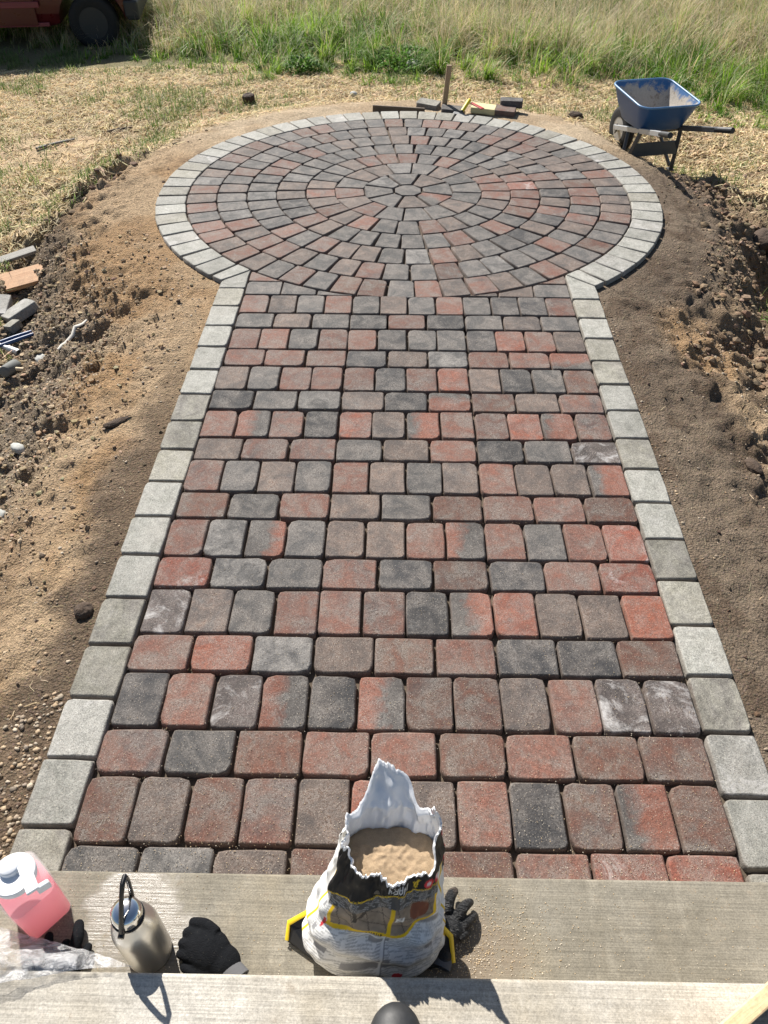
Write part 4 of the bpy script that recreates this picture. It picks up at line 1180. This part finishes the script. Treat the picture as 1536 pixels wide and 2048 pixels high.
MB().lathe([(0.017, -0.12), (0.017, 0.03), (0.024, 0.035), (0.024, 0.13), (0.018, 0.13), (0.018, 0.11)], 16, (0, 0, 0), True, True, 'X').build('pipe_body', MATS['grey_metal'], pp, True)
ml = empty('rubber_mallet', on(-2.50, 4.07, 0.05), R(-3), 'grey rubber mallet with pale wooden handle lying on the bank', 'mallet')
MB().lathe([(0.030, -0.075), (0.036, -0.07), (0.042, 0.03), (0.042, 0.070), (0.038, 0.075)], 20, (0, 0, 0), True, True, 'Y').build('head', MATS['mallet_rubber'], ml, True)
ml.children[0].rotation_euler = (R(-18), 0, 0)
MB().tube([(-0.30, 0, 0.0), (-0.03, 0, 0.0), (0.09, 0, 0.0)], [0.014, 0.013, 0.012], 12).build('handle', MATS['wood_handle'], ml, True)
sx0, sy0 = -2.24, 4.24; sx1, sy1 = -2.10, 4.46
ws = MB()
pts = []
for k in range(9):
    t = k / 8; x_ = sx0 + (sx1 - sx0) * t; y_ = sy0 + (sy1 - sy0) * t + 0.008 * math.sin(k * 1.7)
    pts.append((x_, y_, gz(x_, y_) + 0.010))
tag(ws.tube(pts, [0.010, 0.016, 0.017, 0.015, 0.017, 0.015, 0.014, 0.011, 0.007], 8, True, 0.5).build('white_strip', MATS['white_strip'], None, True), 'dirty white strip half buried in the gravel bank', 'strip')

def rock(name, c, r, mat, label, cat, seed, group=None):
    bm_ = bmesh.new(); bmesh.ops.create_icosphere(bm_, subdivisions=3, radius=1)
    rg = random.Random(seed); ox = rg.uniform(0, 50)
    for v_ in bm_.verts:
        d_ = v_.co.normalized()
        k = 1 + 0.5 * (float(fbm(np.array(d_.x * 1.6 + ox), np.array(d_.y * 1.6 + d_.z * 2.1), 3)) - 0.5) + 0.35 * (float(vn(np.array(d_.x * 5 + ox), np.array(d_.y * 5 + d_.z * 6), 5)) - 0.5)
        v_.co = Vector((d_.x * r[0] * k, d_.y * r[1] * k, d_.z * r[2] * k))
    me = bpy.data.meshes.new(name); bm_.to_mesh(me); bm_.free()
    me.polygons.foreach_set('use_smooth', [True] * len(me.polygons))
    return tag(link_mesh(name, me, MATS[mat], None, c, (0, 0, rg.uniform(0, 6))), label, cat, group)
rock('stone', on(-2.37, 4.24, 0.012), (0.062, 0.036, 0.028), 'stone_pale', 'pale grey stone lying left of the dirty white strip', 'stone', 1)
rock('stone', on(-2.09, 3.18, 0.010), (0.052, 0.030, 0.024), 'stone_pale', 'grey stone alone on the gravel slope below the white strip', 'stone', 2)
rock('stone', on(-1.985, 2.62, 0.010), (0.06, 0.045, 0.03), 'stone_pale', 'white stone on the sandy bank beside dark soil patch', 'stone', 3)
rock('soil_clod', on(-1.51, 3.19, 0.006), (0.085, 0.026, 0.018), 'clod_soil', 'dark damp clod lying on the sandy strip near the grey border', 'clod', 4)
rock('soil_clod', on(-1.30, 1.93, 0.008), (0.040, 0.034, 0.026), 'clod_soil', 'round dark clod touching the left grey border', 'clod', 5)
rock('soil_clod', on(1.78, 3.05, 0.010), (0.060, 0.035, 0.024), 'clod_soil', 'black clod on the smooth soil right of the path', 'clod', 6)
rock('soil_clod', on(2.86, 6.02, 0.05), (0.17, 0.11, 0.085), 'clod_soil', 'big brown earth lump on the lip of the trench', 'clod', 7)
rock('soil_clod', on(1.72, 8.60, 0.03), (0.085, 0.06, 0.055), 'clod_soil', 'dark earth lump in straw left of the wheelbarrow', 'clod', 8)
rock('stone', on(0.08, 10.9, 0.06), (0.13, 0.08, 0.07), 'stone_pale', 'pale rock half hidden at the edge of the long grass', 'stone', 9)
rock('stone', on(-0.62, 9.55, 0.02), (0.045, 0.03, 0.03), 'stone_pale', 'small pale stone on bare ground behind the circle', 'stone', 10)
# weathered stump
sp_ = MB().lathe([(0.070, -0.04), (0.064, 0.03), (0.072, 0.075), (0.066, 0.095), (0.038, 0.106), (0.012, 0.098)], 8).build('wood_stump', MATS['stump_bark'], None, False, 0.003, on(-1.76, 9.25, 0), (R(4), R(-5), 0.4))
tag(sp_, 'short dark splintered stump standing in the pale sand', 'stump')
tw = MB().tube([on(-3.10, 8.36, 0.012), on(-2.98, 8.40, 0.022), on(-2.86, 8.47, 0.014)], [0.012, 0.014, 0.008], 7).build('twig', MATS['stump_bark'], None, True)
tag(tw, 'dark bent twig lying on straw left of the circle', 'twig')
tw = MB().tube([on(-3.72, 7.98, 0.015), on(-3.55, 8.10, 0.02), on(-3.40, 8.22, 0.012)], [0.014, 0.013, 0.009], 7).build('twig', MATS['wood_grey'], None, True)
tag(tw, 'bleached grey stick lying beside the patch of bare sand', 'twig')
#PART5

# ------------------------------------------------------------------ grass, straw, gravel, crumbs
RNG = np.random.default_rng(11)
def leaf_mat(name, trans=0.35, rough=0.6):
    g = N(name); cc = g.attr()
    g.set(Base_Color=cc, Roughness=rough); g.b.inputs['Specular IOR Level'].default_value = 0.25
    tr = g.n('BsdfTranslucent'); g.t.links.new(cc, tr.inputs[0])
    mx = g.n('MixShader'); mx.inputs[0].default_value = trans
    out = g.t.nodes['Material Output']
    g.t.links.new(g.b.outputs[0], mx.inputs[1]); g.t.links.new(tr.outputs[0], mx.inputs[2]); g.t.links.new(mx.outputs[0], out.inputs[0])
    return g.m
def vcol_mat(name, rough=0.9, bs=80):
    g = N(name); cc = g.attr(); n_ = g.noise(g.coord(), bs, 4)
    g.set(Base_Color=g.mix(1.0, cc, g.mapr(n_, 0.25, 0.75, 0.7, 1.3), 'MULTIPLY'), Roughness=rough)
    g.b.inputs['Specular IOR Level'].default_value = 0.25
    g.bump(n_, 0.6, 0.004)
    return g.m
leaf_mat('grass_blades', 0.42); leaf_mat('straw_stems', 0.3, 0.7); vcol_mat('pebbles', 0.75, 120); vcol_mat('crumbs', 0.95, 90)

def blades(x, y, z, h, w, az, lean, col, curl=0.6, nseg=3, tipcol=None):
    n = len(x)
    ca, sa = np.cos(az), np.sin(az)
    px, py = -sa, ca
    V = np.zeros((n, 2 * nseg + 1, 3), np.float32); C = np.zeros((n, 2 * nseg + 1, 3), np.float32)
    for k in range(nseg + 1):
        t = k / nseg
        bend = lean * (t ** (1 + curl))
        cx_ = x + ca * h * bend; cy_ = y + sa * h * bend; cz_ = z + h * t * np.sqrt(np.clip(1 - 0.55 * (lean * t) ** 2, 0.1, 1))
        ww = w * (1 - t) ** 0.6 * 0.5
        cl = col if tipcol is None else col + (tipcol - col) * t ** 1.5
        if k < nseg:
            V[:, 2 * k] = np.stack([cx_ - px * ww, cy_ - py * ww, cz_], -1); V[:, 2 * k + 1] = np.stack([cx_ + px * ww, cy_ + py * ww, cz_], -1)
            C[:, 2 * k] = cl; C[:, 2 * k + 1] = cl
        else:
            V[:, 2 * k] = np.stack([cx_, cy_, cz_], -1); C[:, 2 * k] = cl
    tri = []
    for k in range(nseg - 1):
        a = 2 * k
        tri += [(a, a + 1, a + 3), (a, a + 3, a + 2)]
    a = 2 * (nseg - 1); tri.append((a, a + 1, a + 2))
    tri = np.array(tri); m = 2 * nseg + 1
    T = (np.arange(n)[:, None, None] * m + tri[None]).reshape(-1, 3)
    return V.reshape(-1, 3), T, C.reshape(-1, 3)
def join(parts):
    v, t, c = [], [], []; b = 0
    for V, T, C in parts:
        v.append(V); t.append(T + b); c.append(C); b += len(V)
    return np.concatenate(v), np.concatenate(t), np.concatenate(c)
def stuff(name, parts, mat, label, cat, smooth=False):
    V, T, C = join(parts)
    return tag(link_mesh(name, np_mesh(name, V, T, C, smooth), MATS[mat]), label, cat, None, 'stuff')
def front_line(x):
    return np.interp(x, [-9, -6, -4, -3, -2, -1, 0, 0.6, 1.6, 2.6, 3.5, 5, 9], [12.6, 12.5, 11.9, 10.9, 10.2, 10.3, 10.1, 9.45, 9.7, 9.6, 8.9, 8.2, 7.5])

def jitcol(base, n, a=0.22):
    k = RNG.uniform(1 - a, 1 + a, (n, 1)); h = RNG.normal(0, 0.05, (n, 3))
    return np.clip(np.asarray(base) * k * (1 + h), 0.005, 1)

# --- tall meadow
def meadow(n, dry, wmul=1.0):
    x = RNG.uniform(-9, 9.5, n); y = 8.0 + 10.5 * RNG.random(n) ** 1.25
    # tufts: pull blades towards cell centres
    cs = 0.30
    cxn = np.floor(x / cs); cyn = np.floor(y / cs)
    tx = (cxn + 0.5 + 0.9 * (_h(cxn, cyn, 3) - 0.5)) * cs; ty = (cyn + 0.5 + 0.9 * (_h(cxn, cyn, 4) - 0.5)) * cs
    hc, hd, he = _h(cxn, cyn, 5), _h(cxn, cyn, 6), _h(cxn, cyn, 7)      # one hue, height and lean per tuft
    pull = RNG.uniform(0.15, 0.8, n)
    x = x + (tx - x) * pull; y = y + (ty - y) * pull
    e = y - front_line(x) + 1.5 * (fbm(x * 1.1, y * 1.1, 81) - 0.5) + 0.6 * (vn(x * 3, y * 3, 82) - 0.5)
    pat = fbm(x * 0.7, y * 0.7, 86)
    drypat = fbm(x * 0.55 + 3, y * 0.55, 84) - 0.05 + 0.15 * ss(-1.5, 2.0, x) * ss(10.0, 12.5, y) + 0.07 * ss(12, 15, y)
    dens = ss(-0.25, 0.6, e) * (0.25 + 0.75 * ss(0.30, 0.55, fbm(x * 1.7, y * 1.7, 83))) * (0.35 + 0.65 * (hd > 0.3))
    if dry: dens = dens * (0.12 + 0.88 * ss(0.44, 0.62, drypat)) * ss(0.0, 1.2, e)
    keep = RNG.random(n) < dens
    x, y, e, hc, hd, he, pat, drypat = [q_[keep] for q_ in (x, y, e, hc, hd, he, pat, drypat)]; m = len(x)
    z = zg(x, y) - 0.01
    az = he * 6.28 + RNG.normal(0, 1.0, m)
    if dry:
        h = (0.24 + 0.34 * ss(0.0, 2.5, e)) * RNG.uniform(0.5, 1.3, m) * (0.75 + 0.5 * hd)
        col = jitcol((0.50, 0.40, 0.225), m, 0.3); tip = jitcol((0.74, 0.63, 0.43), m, 0.22)
        return blades(x, y, z, h, RNG.uniform(0.004, 0.0095, m) * wmul, az, RNG.uniform(0.15, 1.3, m), col, 0.8, 3, tip)
    h = (0.09 + 0.30 * ss(0.0, 2.2, e)) * RNG.uniform(0.5, 1.3, m) * (0.55 + 0.9 * hd)
    g1 = np.array([0.062, 0.165, 0.012]); g2 = np.array([0.24, 0.37, 0.050]); g3 = np.array([0.34, 0.38, 0.23]); g4 = np.array([0.44, 0.38, 0.19])
    t = np.clip((hc - 0.5) * 1.3 + pat * 1.8 - 0.5 + RNG.normal(0, 0.22, m), 0, 1)[:, None]
    col = g1 + (g2 - g1) * t
    blu = (RNG.random(m) < 0.14)[:, None]; brn = (RNG.random(m) < 0.04 + 0.30 * ss(0.48, 0.64, drypat))[:, None]
    col = np.where(blu, g3, np.where(brn, g4, col)) * RNG.uniform(0.7, 1.3, (m, 1))
    tip = col * 1.3 + np.array([0.04, 0.03, 0.0])
    return blades(x, y, z, h, RNG.uniform(0.006, 0.018, m) * wmul, az, RNG.uniform(0.2, 1.4, m), col, 0.9, 3, tip)
stuff('meadow_grass', [meadow(190000, False)], 'grass_blades', 'long green meadow grass beyond the paved circle', 'grass')
stuff('dry_grass', [meadow(150000, True)], 'straw_stems', 'tall dry seed stems standing in the meadow', 'dry grass')

# --- straw litter, flat on the ground
def litter(n, xr, yr, dens_fn, base, L=(0.04, 0.13), W=(0.003, 0.0055), lift=0.022):
    x = RNG.uniform(*xr, n); y = RNG.uniform(*yr, n)
    k = RNG.random(n) < dens_fn(x, y); x, y = x[k], y[k]; m = len(x)
    z = zg(x, y) + RNG.uniform(0.002, lift, m)
    az = RNG.uniform(0, 2 * np.pi, m); l = RNG.uniform(*L, m); w = RNG.uniform(*W, m) / 2
    dx, dy = np.cos(az) * l / 2, np.sin(az) * l / 2
    z0 = np.maximum(zg(x - dx, y - dy) + 0.002, z - l * 0.2); z1 = np.maximum(zg(x + dx, y + dy) + 0.002, z - l * 0.2)
    px, py = -np.sin(az) * w, np.cos(az) * w; tw = RNG.uniform(-0.7, 0.7, m) * w
    cxo = RNG.normal(0, 0.012, m); cyo = RNG.normal(0, 0.012, m)
    V = np.stack([np.stack([x - dx - px, y - dy - py, z0 - tw], -1), np.stack([x - dx + px, y - dy + py, z0 + tw], -1),
                  np.stack([x + cxo - px, y + cyo - py, z - tw], -1), np.stack([x + cxo + px, y + cyo + py, z + tw], -1),
                  np.stack([x + dx - px, y + dy - py, z1 - tw], -1), np.stack([x + dx + px, y + dy + py, z1 + tw], -1)], 1)
    tri = np.array([(0, 2, 3), (0, 3, 1), (2, 4, 5), (2, 5, 3)])
    T = (np.arange(m)[:, None, None] * 6 + tri[None]).reshape(-1, 3)
    C = np.repeat(jitcol(base, m, 0.35), 6, 0)
    return V.reshape(-1, 3), T, C
def straw_dens(x, y):
    d, rear, left, right = zones(x, y)
    n1 = fbm(x * 1.6, y * 1.6, 91); n2 = fbm(x * 5, y * 5, 92)
    k = rear * ss(0.5, 1.1, d + 0.7 * (n1 - 0.5)) + left * ss(-0.05, 0.2, d - lawn_l(y) + 0.35 * (n2 - .5)) * ss(3.8, 4.9, y) + right * ss(0.0, 0.25, d - lawn_r(y) + 0.35 * (n2 - 0.5))
    k = k * ss(0.30, 0.52, n1 * 0.5 + n2 * 0.5 + 0.05)
    k = k * (1 - 0.85 * ss(0.60, 0.35, np.hypot((x + 3.75) * 0.8, y - 7.9)))
    return k
stuff('straw_litter', [litter(150000, (-6.5, 6.0), (3.6, 11.5), straw_dens, (0.70, 0.575, 0.35), (0.06, 0.17), (0.004, 0.0095), 0.04),
                       litter(45000, (-6.5, 6.0), (3.6, 11.5), straw_dens, (0.33, 0.24, 0.13), (0.05, 0.14), (0.004, 0.009), 0.03),
                       litter(9000, (-2.6, 2.9), (0.9, 9.0), lambda x, y: (dist_out(x, y) > 0.08) * 0.35 * ss(0.4, 0.65, fbm(x * 3, y * 3, 97)), (0.50, 0.40, 0.25), (0.02, 0.06), (0.0015, 0.003), 0.01)],
      'straw_stems', 'pale dry straw littered over the bare ground', 'straw')

# --- short sprouting grass among the straw
def sprouts(n):
    x = RNG.uniform(-6.5, 6.0, n); y = RNG.uniform(3.8, 12.5, n)
    d, rear, left, right = zones(x, y)
    a = fbm(x * 1.25 + 7, y * 1.25, 95); b = fbm(x * 5, y * 5, 96)
    dens = ss(0.47, 0.60, a * 0.6 + b * 0.4 + 0.105 * left * ss(-2.0, -2.8, x) - 0.05 * rear) * straw_dens(x, y)
    dens = dens + 0.9 * ss(0.34, 0.1, np.hypot((x - 2.72), (y - 4.95)) + 0.2 * (b - 0.5)) + 0.4 * ss(0.3, 0.1, np.hypot(x - 3.0, y - 5.6))
    k = RNG.random(n) < dens; x, y = x[k], y[k]; m = len(x)
    return blades(x, y, zg(x, y) - 0.004, RNG.uniform(0.04, 0.13, m), RNG.uniform(0.005, 0.011, m), RNG.uniform(0, 6.28, m), RNG.uniform(0.2, 1.1, m),
                  jitcol((0.12, 0.18, 0.045), m, 0.4), 0.8, 2, jitcol((0.24, 0.30, 0.11), m, 0.3))
stuff('sprouting_grass', [sprouts(160000)], 'grass_blades', 'short green sprouts growing through the straw', 'grass')

# --- pebbles and earth crumbs
def ico():
    bm_ = bmesh.new(); bmesh.ops.create_icosphere(bm_, subdivisions=1, radius=1)
    bm_.verts.ensure_lookup_table()
    v = np.array([q_.co[:] for q_ in bm_.verts]); f = np.array([[q_.index for q_ in fc.verts] for fc in bm_.faces]); bm_.free(); return v, f
IV, IF = ico()
def lumps(x, y, z, r, flat, rough, col):
    n = len(x)
    k = 1 + rough * RNG.uniform(-1, 1, (n, len(IV)))
    P_ = IV[None] * k[..., None]
    P_ = P_ * np.stack([RNG.uniform(0.75, 1.35, n), RNG.uniform(0.75, 1.2, n), flat * RNG.uniform(0.7, 1.2, n)], -1)[:, None]
    a = RNG.uniform(0, 6.28, n); c, s_ = np.cos(a)[:, None], np.sin(a)[:, None]
    X_ = P_[..., 0] * c - P_[..., 1] * s_; Y_ = P_[..., 0] * s_ + P_[..., 1] * c
    V = np.stack([X_ * r[:, None] + x[:, None], Y_ * r[:, None] + y[:, None], P_[..., 2] * r[:, None] + z[:, None]], -1)
    T = (np.arange(n)[:, None, None] * len(IV) + IF[None]).reshape(-1, 3)
    return V.reshape(-1, 3), T, np.repeat(col, len(IV), 0)
def scatter(n, xr, yr, dens):
    x = RNG.uniform(*xr, n); y = RNG.uniform(*yr, n); k = RNG.random(n) < dens(x, y); return x[k], y[k]
PALS = np.array([(0.46, 0.35, 0.23), (0.38, 0.28, 0.18), (0.33, 0.26, 0.19), (0.54, 0.46, 0.35), (0.42, 0.35, 0.26), (0.36, 0.24, 0.14), (0.27, 0.22, 0.17)])
def pebble_set(n, xr, yr, dens, r0, r1, flat=0.65, big=2.2):
    x, y = scatter(n, xr, yr, dens); m = len(x)
    r = r0 + (r1 - r0) * RNG.random(m) ** big
    col = PALS[RNG.integers(0, len(PALS), m)] * RNG.uniform(0.75, 1.25, (m, 1))
    return lumps(x, y, zg(x, y) + r * 0.12, r, flat, 0.18, col * 0.82)
def dl_(x, y):
    d, rear, left, right = zones(x, y); nz = fbm(x * 2.4, y * 2.4, 101)
    return (left * (ss(0.40, 0.75, d + 0.4 * (nz - .5)) * ss(1.6, 1.2, d) + 0.12 * ss(0.02, 0.1, d))) * ss(5.9, 5.0, y) * (d > 0.015)
def dr_(x, y):
    d, rear, left, right = zones(x, y); nz = fbm(x * 2.4, y * 2.4, 102)
    return right * (0.7 * ss(0.45, 0.8, d + 0.4 * (nz - .5)) * ss(5.0, 4.4, y) + 0.05 + 0.8 * ss(0.40, 0.2, np.hypot(x - 1.86, (y - 4.25) * .8))) * (d > 0.015) * ss(6.0, 5.0, y)
stuff('gravel', [pebble_set(26000, (-3.1, -1.22), (0.9, 5.9), dl_, 0.003, 0.010, 0.65, 2.8),
                 pebble_set(9000, (1.22, 2.9), (0.9, 6.0), dr_, 0.003, 0.010, 0.65, 2.8),
                 pebble_set(750, (-1.62, -1.23), (0.86, 1.55), lambda x, y: ss(0.22, 0.02, dist_out(x, y) - 0.10 * (1.5 - y)) * (dist_out(x, y) > 0.012), 0.004, 0.012, 0.55, 1.6),
                 pebble_set(350, (1.23, 1.5), (2.5, 4.6), lambda x, y: ss(0.1, 0.02, dist_out(x, y)) * (dist_out(x, y) > 0.01), 0.004, 0.009)],
      'pebbles', 'tan pebbles and gravel scattered on the dirt banks', 'gravel', True)
def crumb_set(n, xr, yr, dens, r0, r1, base):
    x, y = scatter(n, xr, yr, dens); m = len(x)
    r = r0 + (r1 - r0) * RNG.random(m) ** 2.5
    return lumps(x, y, zg(x, y) + r * 0.10, r, 0.75, 0.36, jitcol(base, m, 0.35))
def trench(x, y):
    d, rear, left, right = zones(x, y); nz = fbm(x * 3, y * 3, 103)
    return right * ss(0.25, 0.7, d + 0.5 * (nz - .5)) * ss(1.7, 1.3, d) * ss(3.6, 4.6, y) * ss(8.2, 7.2, y) * ss(0.35, 0.6, nz + 0.05)
def lbank(x, y):
    d, rear, left, right = zones(x, y); nz = fbm(x * 3, y * 3, 104)
    return left * (ss(-0.25, -0.02, d - lawn_l(y)) * ss(0.25, 0.05, d - lawn_l(y)) * 0.9 + 0.5 * ss(0.3, 0.6, d) * ss(2.4, 1.4, y)) * ss(0.42, 0.62, nz)
def hug(x, y):
    d = dist_out(x, y); nz = fbm(x * 5, y * 5, 105)
    return (d > 0.006) * ss(0.16, 0.02, d) * ss(0.40, 0.62, nz)
stuff('earth_crumbs', [crumb_set(9000, (1.3, 4.2), (3.6, 8.3), trench, 0.005, 0.034, (0.22, 0.155, 0.10)),
                       crumb_set(14000, (1.4, 3.6), (3.8, 8.0), trench, 0.004, 0.014, (0.26, 0.19, 0.125)),
                       crumb_set(8000, (-4.2, -1.3), (1.0, 8.0), lbank, 0.006, 0.035, (0.15, 0.105, 0.068)),
                       crumb_set(9000, (-2.3, 2.3), (0.9, 8.6), hug, 0.003, 0.013, (0.12, 0.085, 0.057)),
                       crumb_set(16000, (-3.3, -1.4), (1.0, 6.5), lambda x, y: dl_(x, y) * 0.8, 0.004, 0.018, (0.33, 0.245, 0.155)),
                       crumb_set(5000, (-2.8, 2.6), (0.9, 5.5), lambda x, y: (dist_out(x, y) > 0.03) * 0.5 * ss(0.5, 0.7, fbm(x * 4, y * 4, 106)), 0.004, 0.014, (0.12, 0.085, 0.058))],
      'crumbs', 'dark crumbs of dug earth lying round the paving', 'soil')
# --- sand grains spilt on the step and over the first rows of stones
def grains(n, fx, zf, r0, r1):
    x, y = fx(n); m = len(x); r = RNG.uniform(r0, r1, m)
    col = np.array([(0.62, 0.48, 0.30), (0.50, 0.38, 0.24), (0.70, 0.62, 0.50)])[RNG.integers(0, 3, m)] * RNG.uniform(0.8, 1.2, (m, 1))
    oct_v = np.array([(1, 0, 0), (-1, 0, 0), (0, 1, 0), (0, -1, 0), (0, 0, 1), (0, 0, -1)], float); of = np.array([(0, 2, 4), (2, 1, 4), (1, 3, 4), (3, 0, 4)])
    V = oct_v[None] * r[:, None, None] + np.stack([x, y, np.full(m, zf) + r * 0.4], -1)[:, None]
    T = (np.arange(m)[:, None, None] * 6 + of[None]).reshape(-1, 3)
    return V.reshape(-1, 3), T, np.repeat(col, 6, 0)
def fstep(n):
    x = RNG.normal(0.17, 0.11, n); y = RNG.normal(0.68, 0.07, n); k = (y > 0.565) & (y < 0.84); return x[k], y[k]
def fstep2(n):
    x = RNG.uniform(-0.95, 0.95, n); y = RNG.uniform(0.57, 0.84, n); return x, y
def fpath(n):
    x = RNG.uniform(-1.04, 1.04, n); y = 0.87 + 3.2 * RNG.random(n) ** 2.2; return x, y
stuff('spilt_sand', [grains(1500, fstep, 0.180, 0.0009, 0.0022), grains(700, fstep2, 0.180, 0.0008, 0.0018), grains(5200, fpath, 0.0015, 0.0009, 0.0021)],
      'pebbles', 'grains of sand spilt over the step and stones', 'sand')

# --- leafy weeds
def weed(loc, r, h, n, label, seed):
    rg = np.random.default_rng(seed)
    e = empty('weed_plant', loc, 0, label, 'weed')
    u = rg.random(n); a = rg.uniform(0, 6.28, n); rr = r * np.sqrt(u); z = h * (0.15 + 0.85 * rg.random(n)) * (1 - 0.6 * u)
    x, y = rr * np.cos(a), rr * np.sin(a)
    col = np.array((0.085, 0.18, 0.03)) * rg.uniform(0.6, 1.6, (n, 1))
    V, T, C = blades(x, y, z, rg.uniform(0.03, 0.07, n), rg.uniform(0.018, 0.035, n), a + rg.normal(0, 0.7, n), rg.uniform(0.7, 1.5, n), col, 0.4, 3, col * 1.3)
    link_mesh('foliage', np_mesh('foliage', V, T, C), MATS['grass_blades'], e)
    m = MB()
    for k in range(7):
        b = k * 0.9; m.tube([(0, 0, -0.02), (0.35 * r * math.cos(b), 0.35 * r * math.sin(b), h * 0.4), (0.6 * r * math.cos(b), 0.6 * r * math.sin(b), h * 0.75)], [0.006, 0.004, 0.002], 5)
    simple('weed_stem', (0.10, 0.13, 0.05), 0.7)
    m.build('stem', MATS['weed_stem'], e, True)
weed(on(-1.33, 10.75), 0.22, 0.20, 420, 'bushy dark green weed where the bare sand meets the grass', 1)
weed(on(-0.10, 11.0), 0.48, 0.24, 1000, 'broad leafy weed clump behind the pale rock in the grass', 2)
weed(on(2.66, 4.86), 0.13, 0.09, 160, 'low leafy weed growing on the slope right of the path', 3)
